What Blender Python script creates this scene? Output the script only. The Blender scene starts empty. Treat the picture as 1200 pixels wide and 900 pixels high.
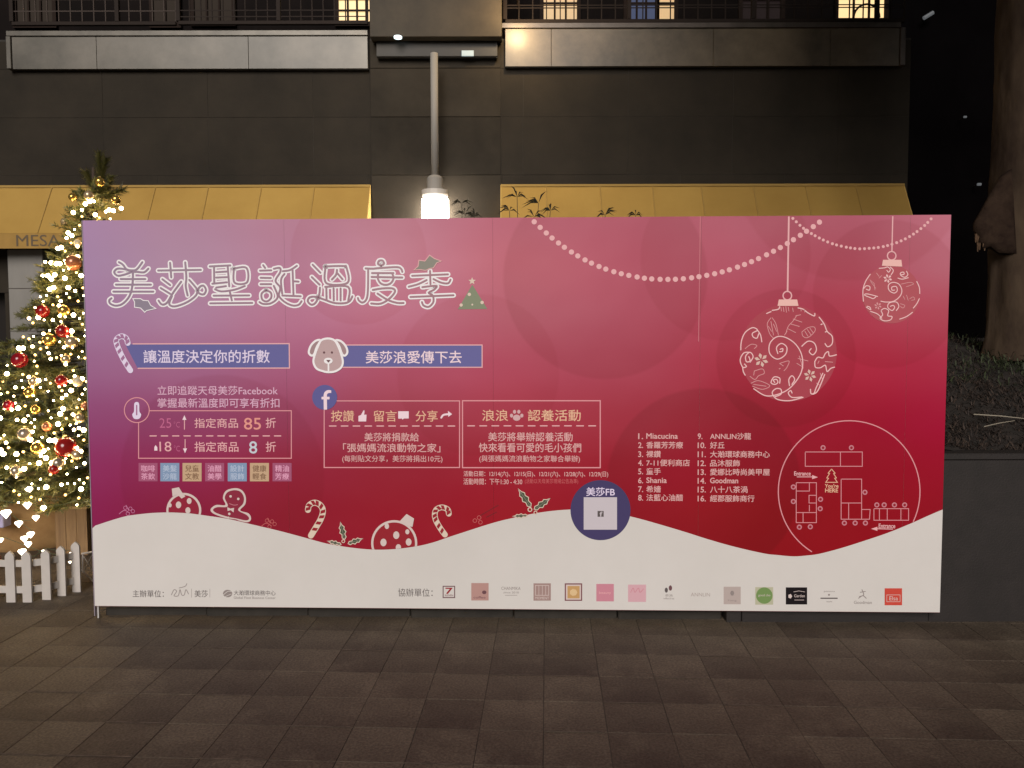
import bpy, bmesh, math, random
from mathutils import noise as mnoise
from mathutils import Vector, Matrix
random.seed(7)
sc = bpy.context.scene
COL = sc.collection
# ------------------------------------------------------------------ camera
F, CAMH, PITCH, ROLL = 900.0, 1.65, 0.05464, -0.00208
CP, SP = math.cos(PITCH), math.sin(PITCH)
fw = Vector((0, CP, -SP)); up0 = Vector((0, SP, CP)); rt0 = Vector((1, 0, 0))
cr, sr = math.cos(ROLL), math.sin(ROLL)
rt = rt0 * cr + up0 * sr; up = -rt0 * sr + up0 * cr
EYE = Vector((0, 0, CAMH))
cam = bpy.data.cameras.new('camera'); co = bpy.data.objects.new('camera', cam); COL.objects.link(co)
cam.sensor_width = 36; cam.lens = F / 1200 * 36; cam.clip_end = 1000; cam.clip_start = 0.05
M4 = Matrix((rt, up, -fw)).transposed().to_4x4(); M4.translation = EYE
co.matrix_world = M4
sc.camera = co
def ray(px, py):
    return rt * (px - 600) / F - up * (py - 450) / F + fw
def at(px, py, Y):
    d = ray(px, py); return EYE + d * (Y / d.y)
def gp(px, py, z=0.0):
    d = ray(px, py); return EYE + d * ((z - CAMH) / d.z)
# ------------------------------------------------------------------ world, sun, exposure
SUN_EL, SUN_AZ = math.radians(25), math.radians(186)     # azimuth of the light source, clockwise from +Y
w = bpy.data.worlds.new('World'); sc.world = w; w.use_nodes = True
nt = w.node_tree; bg = nt.nodes['Background']
sky = nt.nodes.new('ShaderNodeTexSky'); sky.sky_type = 'NISHITA'; sky.sun_disc = False
sky.sun_elevation = SUN_EL; sky.sun_rotation = SUN_AZ
nt.links.new(sky.outputs[0], bg.inputs[0]); bg.inputs[1].default_value = 0.004
sun = bpy.data.lights.new('sun', 'SUN'); sun.energy = 3.05; sun.angle = math.radians(32); sun.color = (1, 0.94, 0.88)
so = bpy.data.objects.new('sun', sun); COL.objects.link(so)
sd = Vector((math.sin(SUN_AZ) * math.cos(SUN_EL), math.cos(SUN_AZ) * math.cos(SUN_EL), math.sin(SUN_EL)))
so.rotation_euler = sd.to_track_quat('Z', 'Y').to_euler(); so.location = (0, -20, 20)
sc.view_settings.view_transform = 'Standard'; sc.view_settings.look = 'None'
sc.view_settings.exposure = 0; sc.view_settings.gamma = 1
sc.render.engine = 'CYCLES'; sc.cycles.use_denoising = True; sc.cycles.max_bounces = 5
sc.cycles.sample_clamp_indirect = 4
# ------------------------------------------------------------------ helpers
def lin(c):
    return tuple((v / 255 / 12.92) if v / 255 <= 0.04045 else ((v / 255 + 0.055) / 1.055) ** 2.4 for v in c)
MATS = {}
def mat(name, col, rough=0.6, metal=0.0, spec=0.5, noise=0.0, nscale=5.0, bump=0.0, bscale=40.0, rnd=0.0, emit=None, es=0.0, stretch=None, col2=None):
    if name in MATS: return MATS[name]
    m = bpy.data.materials.new(name); m.use_nodes = True; MATS[name] = m
    n = m.node_tree.nodes; l = m.node_tree.links; b = n['Principled BSDF']
    b.inputs['Base Color'].default_value = (*col, 1); b.inputs['Roughness'].default_value = rough
    b.inputs['Metallic'].default_value = metal; b.inputs['Specular IOR Level'].default_value = spec
    tc = n.new('ShaderNodeTexCoord'); src = tc.outputs['Object']
    if stretch:
        mp = n.new('ShaderNodeMapping'); mp.inputs['Scale'].default_value = stretch; l.new(src, mp.inputs[0]); src = mp.outputs[0]
    if noise or rnd:
        mul = n.new('ShaderNodeMixRGB'); mul.blend_type = 'MIX'
        c2 = col2 or tuple(v * (1 - min(noise + rnd, .95)) for v in col)
        mul.inputs[1].default_value = (*[min(1, v * (1 + (0 if col2 else noise * .5))) for v in col], 1); mul.inputs[2].default_value = (*c2, 1)
        fac = None
        if noise:
            t = n.new('ShaderNodeTexNoise'); t.inputs['Scale'].default_value = nscale; t.inputs['Detail'].default_value = 8; t.inputs['Roughness'].default_value = .65
            l.new(src, t.inputs['Vector'])
            r = n.new('ShaderNodeMapRange'); r.inputs[1].default_value = .33; r.inputs[2].default_value = .68; l.new(t.outputs[0], r.inputs[0]); fac = r.outputs[0]
        if rnd:
            oi = n.new('ShaderNodeObjectInfo'); ge = n.new('ShaderNodeNewGeometry')
            ad = n.new('ShaderNodeMath'); ad.operation = 'ADD'; l.new(oi.outputs['Random'], ad.inputs[0]); l.new(ge.outputs['Random Per Island'], ad.inputs[1])
            fr = n.new('ShaderNodeMath'); fr.operation = 'FRACT'; l.new(ad.outputs[0], fr.inputs[0])
            if fac is None: fac = fr.outputs[0]
            else:
                k = rnd / (rnd + noise)
                mx = n.new('ShaderNodeMath'); mx.operation = 'MULTIPLY_ADD'; l.new(fr.outputs[0], mx.inputs[0]); mx.inputs[1].default_value = k
                sc2 = n.new('ShaderNodeMath'); sc2.operation = 'MULTIPLY'; l.new(fac, sc2.inputs[0]); sc2.inputs[1].default_value = 1 - k
                l.new(sc2.outputs[0], mx.inputs[2]); fac = mx.outputs[0]
        l.new(fac, mul.inputs[0]); l.new(mul.outputs[0], b.inputs['Base Color'])
    if bump:
        t = n.new('ShaderNodeTexNoise'); t.inputs['Scale'].default_value = bscale; t.inputs['Detail'].default_value = 6; l.new(src, t.inputs['Vector'])
        bp = n.new('ShaderNodeBump'); bp.inputs['Strength'].default_value = bump; bp.inputs['Distance'].default_value = .01
        l.new(t.outputs[0], bp.inputs['Height']); l.new(bp.outputs[0], b.inputs['Normal'])
    if emit:
        b.inputs['Emission Color'].default_value = (*emit, 1); b.inputs['Emission Strength'].default_value = es
    return m
def link(name, me, m=None, parent=None, loc=None):
    o = bpy.data.objects.new(name, me); COL.objects.link(o)
    if m and me is not None and len(me.materials) == 0: me.materials.append(m)
    if parent: o.parent = parent
    if loc is not None: o.location = loc
    return o
def tag(o, label=None, cat=None, group=None, kind=None):
    if label: o['label'] = label
    if cat: o['category'] = cat
    if group: o['group'] = group
    if kind: o['kind'] = kind
    return o
def empty(name, loc, label=None, cat=None, group=None, rz=0):
    o = bpy.data.objects.new(name, None); COL.objects.link(o); o.location = loc; o.rotation_euler.z = rz
    o.empty_display_size = .1
    return tag(o, label, cat, group)
class MB:
    def __init__(s): s.v = []; s.f = []; s.sm = False
    def add(s, vs, fs):
        b = len(s.v); s.v += [tuple(v) for v in vs]; s.f += [tuple(i + b for i in f) for f in fs]; return s
    def box(s, x0, y0, z0, x1, y1, z1):
        return s.add([(x0,y0,z0),(x1,y0,z0),(x1,y1,z0),(x0,y1,z0),(x0,y0,z1),(x1,y0,z1),(x1,y1,z1),(x0,y1,z1)],
                     [(3,2,1,0),(4,5,6,7),(0,1,5,4),(1,2,6,5),(2,3,7,6),(3,0,4,7)])
    def cbox(s, x0, y0, z0, x1, y1, z1, c=.004):      # box with chamfered front/top edges on all sides
        bm = bmesh.new(); r = bmesh.ops.create_cube(bm, size=1)
        for v in bm.verts: v.co = Vector(((x0+x1)/2+v.co.x*(x1-x0), (y0+y1)/2+v.co.y*(y1-y0), (z0+z1)/2+v.co.z*(z1-z0)))
        bmesh.ops.bevel(bm, geom=bm.edges[:], offset=c, segments=1, affect='EDGES')
        bm.verts.index_update(); s.add([v.co[:] for v in bm.verts], [[v.index for v in f.verts] for f in bm.faces]); bm.free(); return s
    def tube(s, pts, rad, n=8, cap=True):
        pts = [Vector(p) for p in pts]; rads = rad if isinstance(rad, (list, tuple)) else [rad] * len(pts)
        rings = []; ref = None
        for i, p in enumerate(pts):
            t = (pts[min(i+1, len(pts)-1)] - pts[max(i-1, 0)]).normalized()
            if ref is None or abs(ref.dot(t)) > .98: ref = Vector((1, 0, 0)) if abs(t.x) < .8 else Vector((0, 1, 0))
            a = (ref - t * ref.dot(t)).normalized(); ref = a; b = t.cross(a)
            rings.append([p + (a * math.cos(k*2*math.pi/n) + b * math.sin(k*2*math.pi/n)) * rads[i] for k in range(n)])
        vs = [v for r in rings for v in r]; fs = []
        for i in range(len(pts)-1):
            for k in range(n): fs.append((i*n+k, i*n+(k+1)%n, (i+1)*n+(k+1)%n, (i+1)*n+k))
        if cap: fs += [tuple(range(n))[::-1], tuple(range((len(pts)-1)*n, len(pts)*n))]
        return s.add(vs, fs)
    def lathe(s, prof, n=24, c=(0, 0, 0)):
        vs = [(c[0]+r*math.cos(k*2*math.pi/n), c[1]+r*math.sin(k*2*math.pi/n), c[2]+z) for r, z in prof for k in range(n)]
        fs = [(i*n+k, i*n+(k+1)%n, (i+1)*n+(k+1)%n, (i+1)*n+k) for i in range(len(prof)-1) for k in range(n)]
        fs += [tuple(range(n))[::-1], tuple(range((len(prof)-1)*n, len(prof)*n))]
        return s.add(vs, fs)
    def mesh(s, name, smooth=None):
        me = bpy.data.meshes.new(name); me.from_pydata(s.v, [], s.f); me.update()
        if smooth if smooth is not None else s.sm: me.polygons.foreach_set('use_smooth', [True]*len(me.polygons))
        return me
    def build(s, name, m, parent=None, loc=None, smooth=False):
        return link(name, s.mesh(name, smooth), m, parent, loc)

# ================================================================== GROUND
m_base = mat('joint_sand', (.055, .043, .032), .9, noise=.6, nscale=1.3, col2=(.016, .012, .009), bump=.3)
m_paver = mat('paver_stone', (.128, .100, .072), .7, spec=.25, noise=.8, nscale=1.1, rnd=.55, bump=.35, bscale=55, col2=(.040, .026, .020))
g = MB(); g.add([(-120,-60,-.03),(120,-60,-.03),(120,120,-.03),(-120,120,-.03)], [(0,1,2,3)])
ground = g.build('ground', mat('ground_dark', (.02, .017, .014), .9, noise=.4), None); tag(ground, kind='structure')
pave = MB(); pave.box(-9, -3, -.025, 9, 11, -.003)
pavement = pave.build('pavement', m_base); tag(pavement, kind='structure')
YAW = math.radians(2.6); PS = .272
ca, sa = math.cos(YAW), math.sin(YAW)
n_ = m_paver.node_tree.nodes; l_ = m_paver.node_tree.links; bs = n_['Principled BSDF']; src_ = bs.inputs['Base Color'].links[0].from_socket
geo = n_.new('ShaderNodeNewGeometry'); t1 = n_.new('ShaderNodeTexNoise'); t1.inputs['Scale'].default_value = 2.3; t1.inputs['Detail'].default_value = 9; t1.inputs['Roughness'].default_value = .7; l_.new(geo.outputs['Position'], t1.inputs['Vector'])
r1 = n_.new('ShaderNodeMapRange'); r1.inputs[1].default_value = .50; r1.inputs[2].default_value = .72; r1.inputs[4].default_value = .6; l_.new(t1.outputs[0], r1.inputs[0])
mxx = n_.new('ShaderNodeMixRGB'); mxx.inputs[2].default_value = (.16, .125, .09, 1); l_.new(r1.outputs[0], mxx.inputs[0]); l_.new(src_, mxx.inputs[1])
t3 = n_.new('ShaderNodeTexNoise'); t3.inputs['Scale'].default_value = 90; t3.inputs['Detail'].default_value = 3; l_.new(geo.outputs['Position'], t3.inputs['Vector'])
r3 = n_.new('ShaderNodeMapRange'); r3.inputs[1].default_value = .35; r3.inputs[2].default_value = .65; r3.inputs[3].default_value = .72; r3.inputs[4].default_value = 1.25; l_.new(t3.outputs[0], r3.inputs[0])
vs_ = n_.new('ShaderNodeVectorMath'); vs_.operation = 'SCALE'; l_.new(mxx.outputs[0], vs_.inputs[0]); l_.new(r3.outputs[0], vs_.inputs['Scale']); l_.new(vs_.outputs[0], bs.inputs['Base Color'])
pav_mesh = []
for k in range(4):
    b = MB(); h = PS / 2 - .0012
    b.cbox(-h, -h, -.022, h, h, 0, .0010 + .0004 * k); pm = b.mesh('paver'); pm.materials.append(m_paver); pav_mesh.append(pm)
rest = MB(); npav = 0; js = MB()
for iy in range(-6, 38):
    for ix in range(-32, 33):
        lx, ly = (ix + .45) * PS, iy * PS + .05
        if ix % 7 == 3: ly += PS * .5 if False else 0
        x, y = lx * ca + ly * sa, -lx * sa + ly * ca
        if abs(x) > 8.8 or y > 10.8 or y < -2.8: continue
        dz = random.uniform(-.0008, .0008)
        vis = 2.85 < y < (4.55 if x > -2.75 else 5.6) and abs(x) < .68 * y + .2
        if vis and npav < 290:
            o = link('paver', random.choice(pav_mesh), None, pavement, (x, y, dz)); o.rotation_euler = (random.uniform(-.003, .003), random.uniform(-.003, .003), -YAW + random.uniform(-.003, .003)); npav += 1
            if random.random() < .3:
                h = PS/2; y0 = -h-.0045; y1 = -h+.0035; c = [(x + (a*ca + b_*sa), y + (-a*sa + b_*ca)) for a, b_ in ((-h,y0),(h-.01,y0),(h-.01,y1),(-h,y1))]; js.add([(*p, .0024) for p in c], [(0,1,2,3)])
        else:
            h = PS / 2 - .0025
            c = [(x + (a*ca + b_*sa), y + (-a*sa + b_*ca)) for a, b_ in ((-h,-h),(h,-h),(h,h),(-h,h))]
            rest.add([(*p, -.02) for p in c] + [(*p, dz) for p in c], [(4,5,6,7),(0,1,5,4),(1,2,6,5),(2,3,7,6),(3,0,4,7)])
tag(js.build('sand_joints', mat('pale_sand', (.15, .11, .085), .9, noise=.8, nscale=14, col2=(.04, .028, .02)), pavement), kind='stuff')
tag(rest.build('paver_field', m_paver, pavement), kind='stuff')

# ================================================================== BUILDING
YW = 9.0
bld = empty('shop_building', (0, YW, 0), 'dark stone clad shop building behind the red board with two yellow awnings', 'building')
def L(p): return Vector((p.x, p.y - YW, p.z))     # world -> building local
m_stone = mat('dark_stone', (.036, .0285, .0205), .7, spec=.1, noise=.8, nscale=1.3, rnd=.18, bump=.12, bscale=30, col2=(.020, .0165, .0125))
m_stone2 = mat('dark_stone_column', (.036, .029, .021), .7, spec=.1, noise=.35, nscale=1.6, rnd=.2, bump=.1, bscale=30)
m_black = mat('black_gap', (.008, .007, .007), .7)
m_joint = mat('wall_joint', (.040, .033, .026), .8, noise=.6, nscale=3)
zr = [at(600, y, YW).z for y in (80, 137, 205, 273)]        # joint heights
x_l, x_r = at(-60, 200, YW).x, at(1064, 200, YW).x
xc0, xc1 = at(434.5, 150, YW).x, at(587, 150, YW).x
bk = MB()
bk.box(x_l, .004, 2.4, x_r, .3, 5.12); bk.box(xc0, .021, 5.121, xc1, .3, 7.2)
bk.box(at(52, 300, YW).x, .025, -.0, x_r, .3, 2.4)
bk.build('wall_core', m_joint, bld)
rows = [(5.1, zr[0]), (zr[0], zr[1]), (zr[1], zr[2]), (zr[2], zr[3]), (zr[3], zr[3]-.68), (zr[3]-.68, zr[3]-1.36)]
for ri, (z1, z0) in enumerate(rows):
    off = [0, 245, 122, 184, 60, 122][ri]
    px = off - 245*2
    cuts = []
    while px < 1300:
        cuts.append(px); px += 122.6 * 2 if ri in (1, 2) and False else 122.6
    xs = [at(c, 200, YW).x for c in cuts]
    for a, b2 in zip(xs[:-1], xs[1:]):
        segs = []
        a0, b0 = max(a, x_l), min(b2, x_r)
        if b0 - a0 < .05: continue
        if b0 <= xc0 or a0 >= xc1: segs = [(a0, b0)]
        else:
            if a0 < xc0 - .05: segs.append((a0, xc0))
            if b0 > xc1 + .05: segs.append((xc1, b0))
        for s0, s1 in segs:
            if ri > 2 and s1 < at(60, 300, YW).x: continue
            MB().cbox(s0+.0015, random.uniform(-.0015, .0015), z0+.0015, s1-.0015, .022, z1-.0015, .001).build('wall_panel', m_stone, bld)
for (z1, z0) in rows:
    MB().cbox(xc0+.002, -.008, z0+.0025, xc1-.002, .022, z1-.0025, .003).build('column_panel', m_stone2, bld)
# fascia (brushed steel) boxes with cap and end trim
m_fasc = mat('fascia_steel', (.135, .118, .095), .38, metal=.1, noise=.9, nscale=1.3, col2=(.05, .045, .034), bump=.05, bscale=8)  # mottling paints soft reflections of trees and lights into the steel
m_fasc2 = mat('fascia_steel_warm', (.15, .115, .075), .38, metal=.1, noise=.9, nscale=1.2, col2=(.04, .030, .019), bump=.05, bscale=8)  # same steel tinted warm, reflected light mottled into the colour
m_trim = mat('trim_metal', (.10, .09, .075), .4, metal=.4, noise=.3)
m_trimd = mat('trim_metal_dark', (.08, .065, .055), .4, metal=.4, noise=.3)
YF = 8.93
def fascia(pxs, y0, y1, m, mt):
    z1, z0 = at(500, y0, YF).z, at(500, y1, YF).z
    xs = [at(p, 60, YF).x for p in pxs]
    f = MB().box(xs[0]-.0, YF-YW+.02, z0+.004, xs[-1], -.002, z1).build('fascia', mat('fascia_core', (.03, .026, .022), .6), bld)
    for a, b2 in zip(xs[:-1], xs[1:]):
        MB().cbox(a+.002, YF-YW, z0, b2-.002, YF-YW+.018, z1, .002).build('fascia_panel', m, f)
    MB().cbox(xs[0]-.05, YF-YW-.02, z1+.002, xs[-1]+.004, 0, z1+.06, .004).build('cap_rail', mt, f)
    return xs, z0, z1
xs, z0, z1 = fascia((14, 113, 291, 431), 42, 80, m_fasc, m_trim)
MB().cbox(xs[0]-.055, YF-YW-.02, z0, xs[0]-.003, 0, z1, .004).build('end_trim', m_trim, bld)
# two bright reflecting labels on the fascia's left end
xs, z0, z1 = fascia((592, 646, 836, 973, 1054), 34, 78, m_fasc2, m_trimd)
MB().cbox(xs[-1]+.003, YF-YW-.02, z0, xs[-1]+.06, 0, z1, .004).build('end_trim', m_trimd, bld)
# steel box on top of the column, overhanging
YB = 8.78
xa, xb = at(433, 20, YB).x, at(588, 20, YB).x; zb = at(500, 43, YB).z
m_colbox = mat('column_box_steel', (.075, .058, .038), .5, metal=0, spec=.12, noise=.5, nscale=.8, col2=(.026, .021, .015))
MB().cbox(xa, YB-YW, zb, xb, -.035, zb+1.6, .006).build('column_box', m_colbox, bld)
zs = at(500, 66, 8.9).z
MB().cbox(xa+.05, -.10, zs, xb-.05, -.034, zb-.003, .004).build('soffit_trim', mat('soffit_dark', (.022, .018, .014), .6), bld)
m_spot = mat('reflection_glow', (.8, .9, .9), .5, emit=(.75, .95, 1), es=2.2)  # glow standing in for a lamp's reflection on the column box
for px, py, nm in ((466, 42.0, 'reflection_spot'),):
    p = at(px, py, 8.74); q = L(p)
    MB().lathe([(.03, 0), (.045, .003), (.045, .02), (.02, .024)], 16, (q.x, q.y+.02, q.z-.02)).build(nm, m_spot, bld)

p = L(at(548, 62, 8.88)); MB().cbox(p.x-.07, -.118, p.z-.035, p.x+.07, -.101, p.z+.03, .004).build('reflection_patch', mat('cyan_reflection', (.3, .36, .38), .4, emit=(.5, .75, .8), es=.16), bld)  # glowing patch put in for a soft bluish reflection
# --- balcony storey above: dark wall, lit windows, railing grids
m_upper = mat('upper_wall', (.007, .0045, .004), .8, spec=.1, noise=.4, nscale=1.5)
YU = 10.4
uz = at(500, 60, YU).z
MB().box(x_l-1, YU-YW, 4.9, x_r, YU-YW+.3, 9.5).build('upper_wall', m_upper, bld)
MB().box(x_l-1, .31, 4.86, x_r, YU-YW+.3, 4.9).build('balcony_floor', m_upper, bld)
def win(px0, px1, py1, mm, nx=3, nz=4, arch=False):
    a, b2 = at(px0, 0, YU-.02).x, at(px1, 0, YU-.02).x; zb_ = at((px0+px1)/2, py1, YU-.02).z; zt = zb_ + 1.3
    fr = MB(); y = YU-YW-.05
    fr.box(a-.05, y, zb_-.06, b2+.05, y+.048, zb_); fr.box(a-.05, y, zt, b2+.05, y+.048, zt+.05)
    fr.box(a-.05, y, zb_+.001, a, y+.048, zt-.001); fr.box(b2, y, zb_+.001, b2+.05, y+.048, zt-.001)
    f = fr.build('window', MATS['window_frame'], bld)
    MB().box(a, y+.03, zb_, b2, y+.04, zt).build('pane', mm, f)
    for i in range(1, nx): x = a + (b2-a)*i/nx; MB().box(x-.012, y+.002, zb_+.001, x+.012, y+.028, zt-.001).build('glazing_bar', MATS['window_frame'], f)
    for i in range(1, nz): z = zb_ + (zt-zb_)*i/nz; MB().box(a+.001, y+.006, z-.011, b2-.001, y+.024, z+.011).build('glazing_bar', MATS['window_frame'], f)
    if arch:
        cx = a + (b2-a)*.6; pts = [(cx+.17*math.cos(t*math.pi/12), y-.012, zb_+.17*math.sin(t*math.pi/12)) for t in range(13)]
        MB().tube(pts, .014, 6).build('arch_bar', MATS['window_frame'], f)
mat('window_frame', (.02, .012, .009), .7, spec=.1)
m_lit = mat('lit_pane', (.2, .16, .1), .5, emit=(1, .62, .28), es=.62)
m_litb = mat('lit_pane_bright', (.2, .16, .1), .5, emit=(1, .68, .32), es=1.2)
m_litd = mat('dim_pane', (.02, .016, .013), .9, spec=.05, emit=(.6, .45, .35), es=.035)
m_blue = mat('blue_pane', (.03, .04, .07), .8, spec=.05, emit=(.30, .36, .62), es=.18)
win(20, 62, 28, m_litd); win(180, 208, 28, m_litd, 2); win(228, 272, 26, m_litd); win(397, 440, 26, m_litb, 4, 9)
win(637, 676, 34, m_lit); win(735, 768, 34, m_blue); win(772, 790, 34, m_lit, 1); win(982, 1036, 22, m_litb, 3, 5, True); win(870, 915, 30, mat('dim_pane2', (.02, .016, .015), .9, spec=.05, emit=(.3, .2, .2), es=.04))
# railings
m_rail = mat('railing_iron', (.022, .015, .012), .7, spec=.15)
m_railw = mat('railing_mesh_pale', (.06, .045, .038), .7, spec=.15)
YR = 9.02
def railing(p0, p1, ybot, mesh_px, mm, hz):
    x0, x1 = at(p0, 10, YR).x, at(p1, 10, YR).x; zb_ = at((p0+p1)/2, ybot, YR).z
    r = MB().cbox(x0, YR-YW-.02, zb_-.03, x1, YR-YW+.02, zb_+.012, .004).build('railing', m_rail, bld)
    MB().cbox(x0, YR-YW-.025, zb_+1.0, x1, YR-YW+.025, zb_+1.05, .004).build('top_rail', m_rail, r)
    n = int((p1-p0)/mesh_px)
    for i in range(n+1):
        x = x0 + (x1-x0)*i/n; t = .022 if i % 9 == 0 else .006
        MB().box(x-t, YR-YW-t, zb_+.013, x+t, YR-YW+t, zb_+.998).build('bar', m_rail if t > .01 else mm, r)
    for h in hz:
        MB().box(x0, YR-YW-.009, zb_+h-.006, x1, YR-YW-.0065, zb_+h+.006).build('cross_bar', mm, r)
railing(14, 206, 27, 13.2, m_railw, (.13, .26, .39, .52, .65)); railing(209, 431, 26, 13.0, m_rail, (.06, .13, .26, .39, .52))
railing(592, 1060, 24, 16, m_rail, (.14, .17, .42))
# under-awning shop front (left)
m_steel = mat('brushed_steel', (.26, .245, .225), .35, metal=.35, noise=.3, nscale=1.2, bump=.03, stretch=(1, 1, .2))
zc = at(30, 292, 8.92).z
sx0, sx1 = at(8, 300, 8.9).x, at(50, 300, 8.9).x
c_ = MB().cbox(sx0, -.1, 0, sx1, .3, zc, .01).build('steel_pier', m_steel, bld)
for zz in (at(30, 338, 8.9).z, at(30, 388, 8.9).z, .9):
    MB().box(sx0-.001, -.104, zz-.004, sx1+.001, -.0995, zz+.004).build('seam', m_trimd, c_)
MB().box(at(-120, 300, 9.2).x, .25, 0, sx0-.003, .3, zc).build('shop_door', mat('door_dark', (.02, .017, .016), .2), bld)
MB().box(at(-120, 300, 9.2).x, .16, zc-.12, sx0-.004, .24, zc).build('door_header', m_trim, bld)
# awnings: separate fabric panels, valance, end triangles
m_awn = mat('yellow_awning', (.44, .275, .075), .85, spec=.1, noise=.35, nscale=.9, rnd=.06, bump=.5, bscale=3.5, col2=(.35, .21, .055))
m_awnL = mat('yellow_awning_lit', (.62, .40, .12), .7, spec=.2)  # lighter copy: lamplight on the end triangles is painted into the colour
m_val = mat('awning_valance', (.36, .215, .06), .8, spec=.2, noise=.15)
m_seam = mat('awning_seam', (.36, .225, .06), .9)
def awning(pxs, ytop, right_px_bot, val_y=(272, 290)):
    zt = at(600, ytop, YW-.02).z; Yb = YW-.34; zb_ = at(600, val_y[0], Yb).z
    xs = [at(p, ytop, YW-.02).x for p in pxs]
    r = MB().box(xs[0], -.045, zt-.02, xs[-1], -.023, zt+.006).build('awning', m_seam, bld)
    yb = Yb-YW
    for a, b2 in zip(xs[:-1], xs[1:]):
        sag = .012; vs = []; n = 6
        for j in range(5):
            t = j/4
            for i in range(n+1):
                u = i/n; y = -.024 + (yb+.024)*t + sag*math.sin(math.pi*u)*(.3+.7*math.sin(math.pi*t)) ; vs.append((a+.003+(b2-a-.006)*u, y, zt+(zb_-zt)*t))
        fs = [(j*(n+1)+i, (j+1)*(n+1)+i, (j+1)*(n+1)+i+1, j*(n+1)+i+1) for j in range(4) for i in range(n)]
        MB().add(vs, fs).build('awning_panel', m_awn, r, smooth=True)
    for x in xs[1:-1]:
        MB().tube([(x, -.03, zt), (x, yb-.003, zb_)], .006, 6).build('seam_strip', m_seam, r)
    for x in (xs[0], xs[-1]):
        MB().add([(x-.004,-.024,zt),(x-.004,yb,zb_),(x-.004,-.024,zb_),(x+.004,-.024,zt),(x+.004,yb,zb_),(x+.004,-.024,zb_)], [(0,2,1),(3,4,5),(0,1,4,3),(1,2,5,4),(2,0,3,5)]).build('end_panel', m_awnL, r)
    zv = at(600, val_y[1], Yb).z
    MB().box(xs[0], yb-.004, zv, xs[-1], yb+.012, zb_-.002).build('valance', m_val, r)
    return r, yb, zb_, zv
def flatfont(name, body, m, parent, off=0.0):
    cu = bpy.data.curves.new(name, 'FONT'); cu.body = body; cu.fill_mode = 'FRONT'; cu.resolution_u = 3
    t = bpy.data.objects.new(name, cu); COL.objects.link(t)
    bpy.context.view_layer.update()
    me = bpy.data.meshes.new_from_object(t.evaluated_get(bpy.context.evaluated_depsgraph_get()))
    COL.objects.unlink(t); bpy.data.objects.remove(t)
    me.materials.clear(); me.materials.append(m)
    o = bpy.data.objects.new(name, me); COL.objects.link(o); o.parent = parent
    xs = [v.co.x for v in me.vertices] or [0, 1]; ys = [v.co.y for v in me.vertices] or [0, 1]
    return o, me, min(xs), max(xs), min(ys), max(ys)
aw, yb, zb_, zv = awning([-61, 0, 62, 122.5, 183, 245, 307, 369, 434], 217, None)
mm = mat('sign_letters', (.10, .065, .03), .6)
o, me, a, b2, c, d = flatfont('shop_lettering', 'MESA', mm, aw, .02)
pL = at(19, 288.5, YW-.35); pR = at(70, 275.0, YW-.35)
for v in me.vertices:
    x, y = v.co.x, v.co.y
    v.co = (pL.x + (x-a)/(b2-a)*(pR.x-pL.x), yb-.007, pL.z + (y-c)/(d-c)*(pR.z-pL.z))
awning([587, 640, 703, 764, 821, 882, 943, 1002, 1059], 217, None)

# wall lamp with conduit
lp = at(510, 245, 8.72)
lamp = empty('wall_lamp', (lp.x, lp.y, lp.z), 'lit cylindrical lamp hanging from a long pale stem on the dark wall above the board', 'lamp')
zt = at(510, 68, 8.86).z - lp.z; z_ = lambda y: at(510, y, 8.72).z - lp.z
m_pole = mat('lamp_stem_grey', (.27, .25, .225), .7)
MB().tube([(0, 0, z_(208)), (0, 0, zt)], .042, 14).build('stem', m_pole, lamp, smooth=True)
MB().lathe([(.09, z_(222)), (.09, z_(209)), (.06, z_(206))], 20).build('collar', m_pole, lamp)
MB().lathe([(.13, z_(233)), (.15, z_(229)), (.15, z_(223.5)), (.09, z_(222.5))], 24).build('lamp_cap', mat('lamp_cap_pale', (.6, .55, .5), .4), lamp)
MB().lathe([(.12, z_(266)), (.152, z_(263)), (.152, z_(234))], 24).build('diffuser', mat('lamp_glow', (1, .95, .85), .5, emit=(1, .93, .82), es=22), lamp, smooth=True)
MB().box(-.03, .02, z_(217), .03, lp.y*0 + .28, z_(213)).build('bracket', m_pole, lamp)
pl = bpy.data.lights.new('wall_lamp_light', 'POINT'); pl.energy = 60; pl.color = (1, .93, .84); pl.shadow_soft_size = .14
po = bpy.data.objects.new('wall_lamp_light', pl); COL.objects.link(po); po.parent = lamp; po.location = (0, .19, z_(246))
# unseen warm lamp added above the frame to light the right steel fascia
sp_ = at(607, -8, 8.42)
sl = empty('added_spotlight', sp_, 'added unseen warm lamp lighting the right balcony fascia beside the column', 'lamp')
MB().lathe([(.03, -.05), (.045, -.04), (.045, .04), (.02, .05)], 16).build('housing', m_rail, sl)
MB().tube([(0, 0, .04), (0, .2, .15), (0, .6, .15)], .01, 6).build('arm', m_rail, sl)
pl = bpy.data.lights.new('added_spotlight_light', 'POINT'); pl.energy = 42; pl.color = (1, .72, .38); pl.shadow_soft_size = .05
po = bpy.data.objects.new('added_spotlight_light', pl); COL.objects.link(po); po.parent = sl; po.location = (0, .0, -.08)

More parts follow.
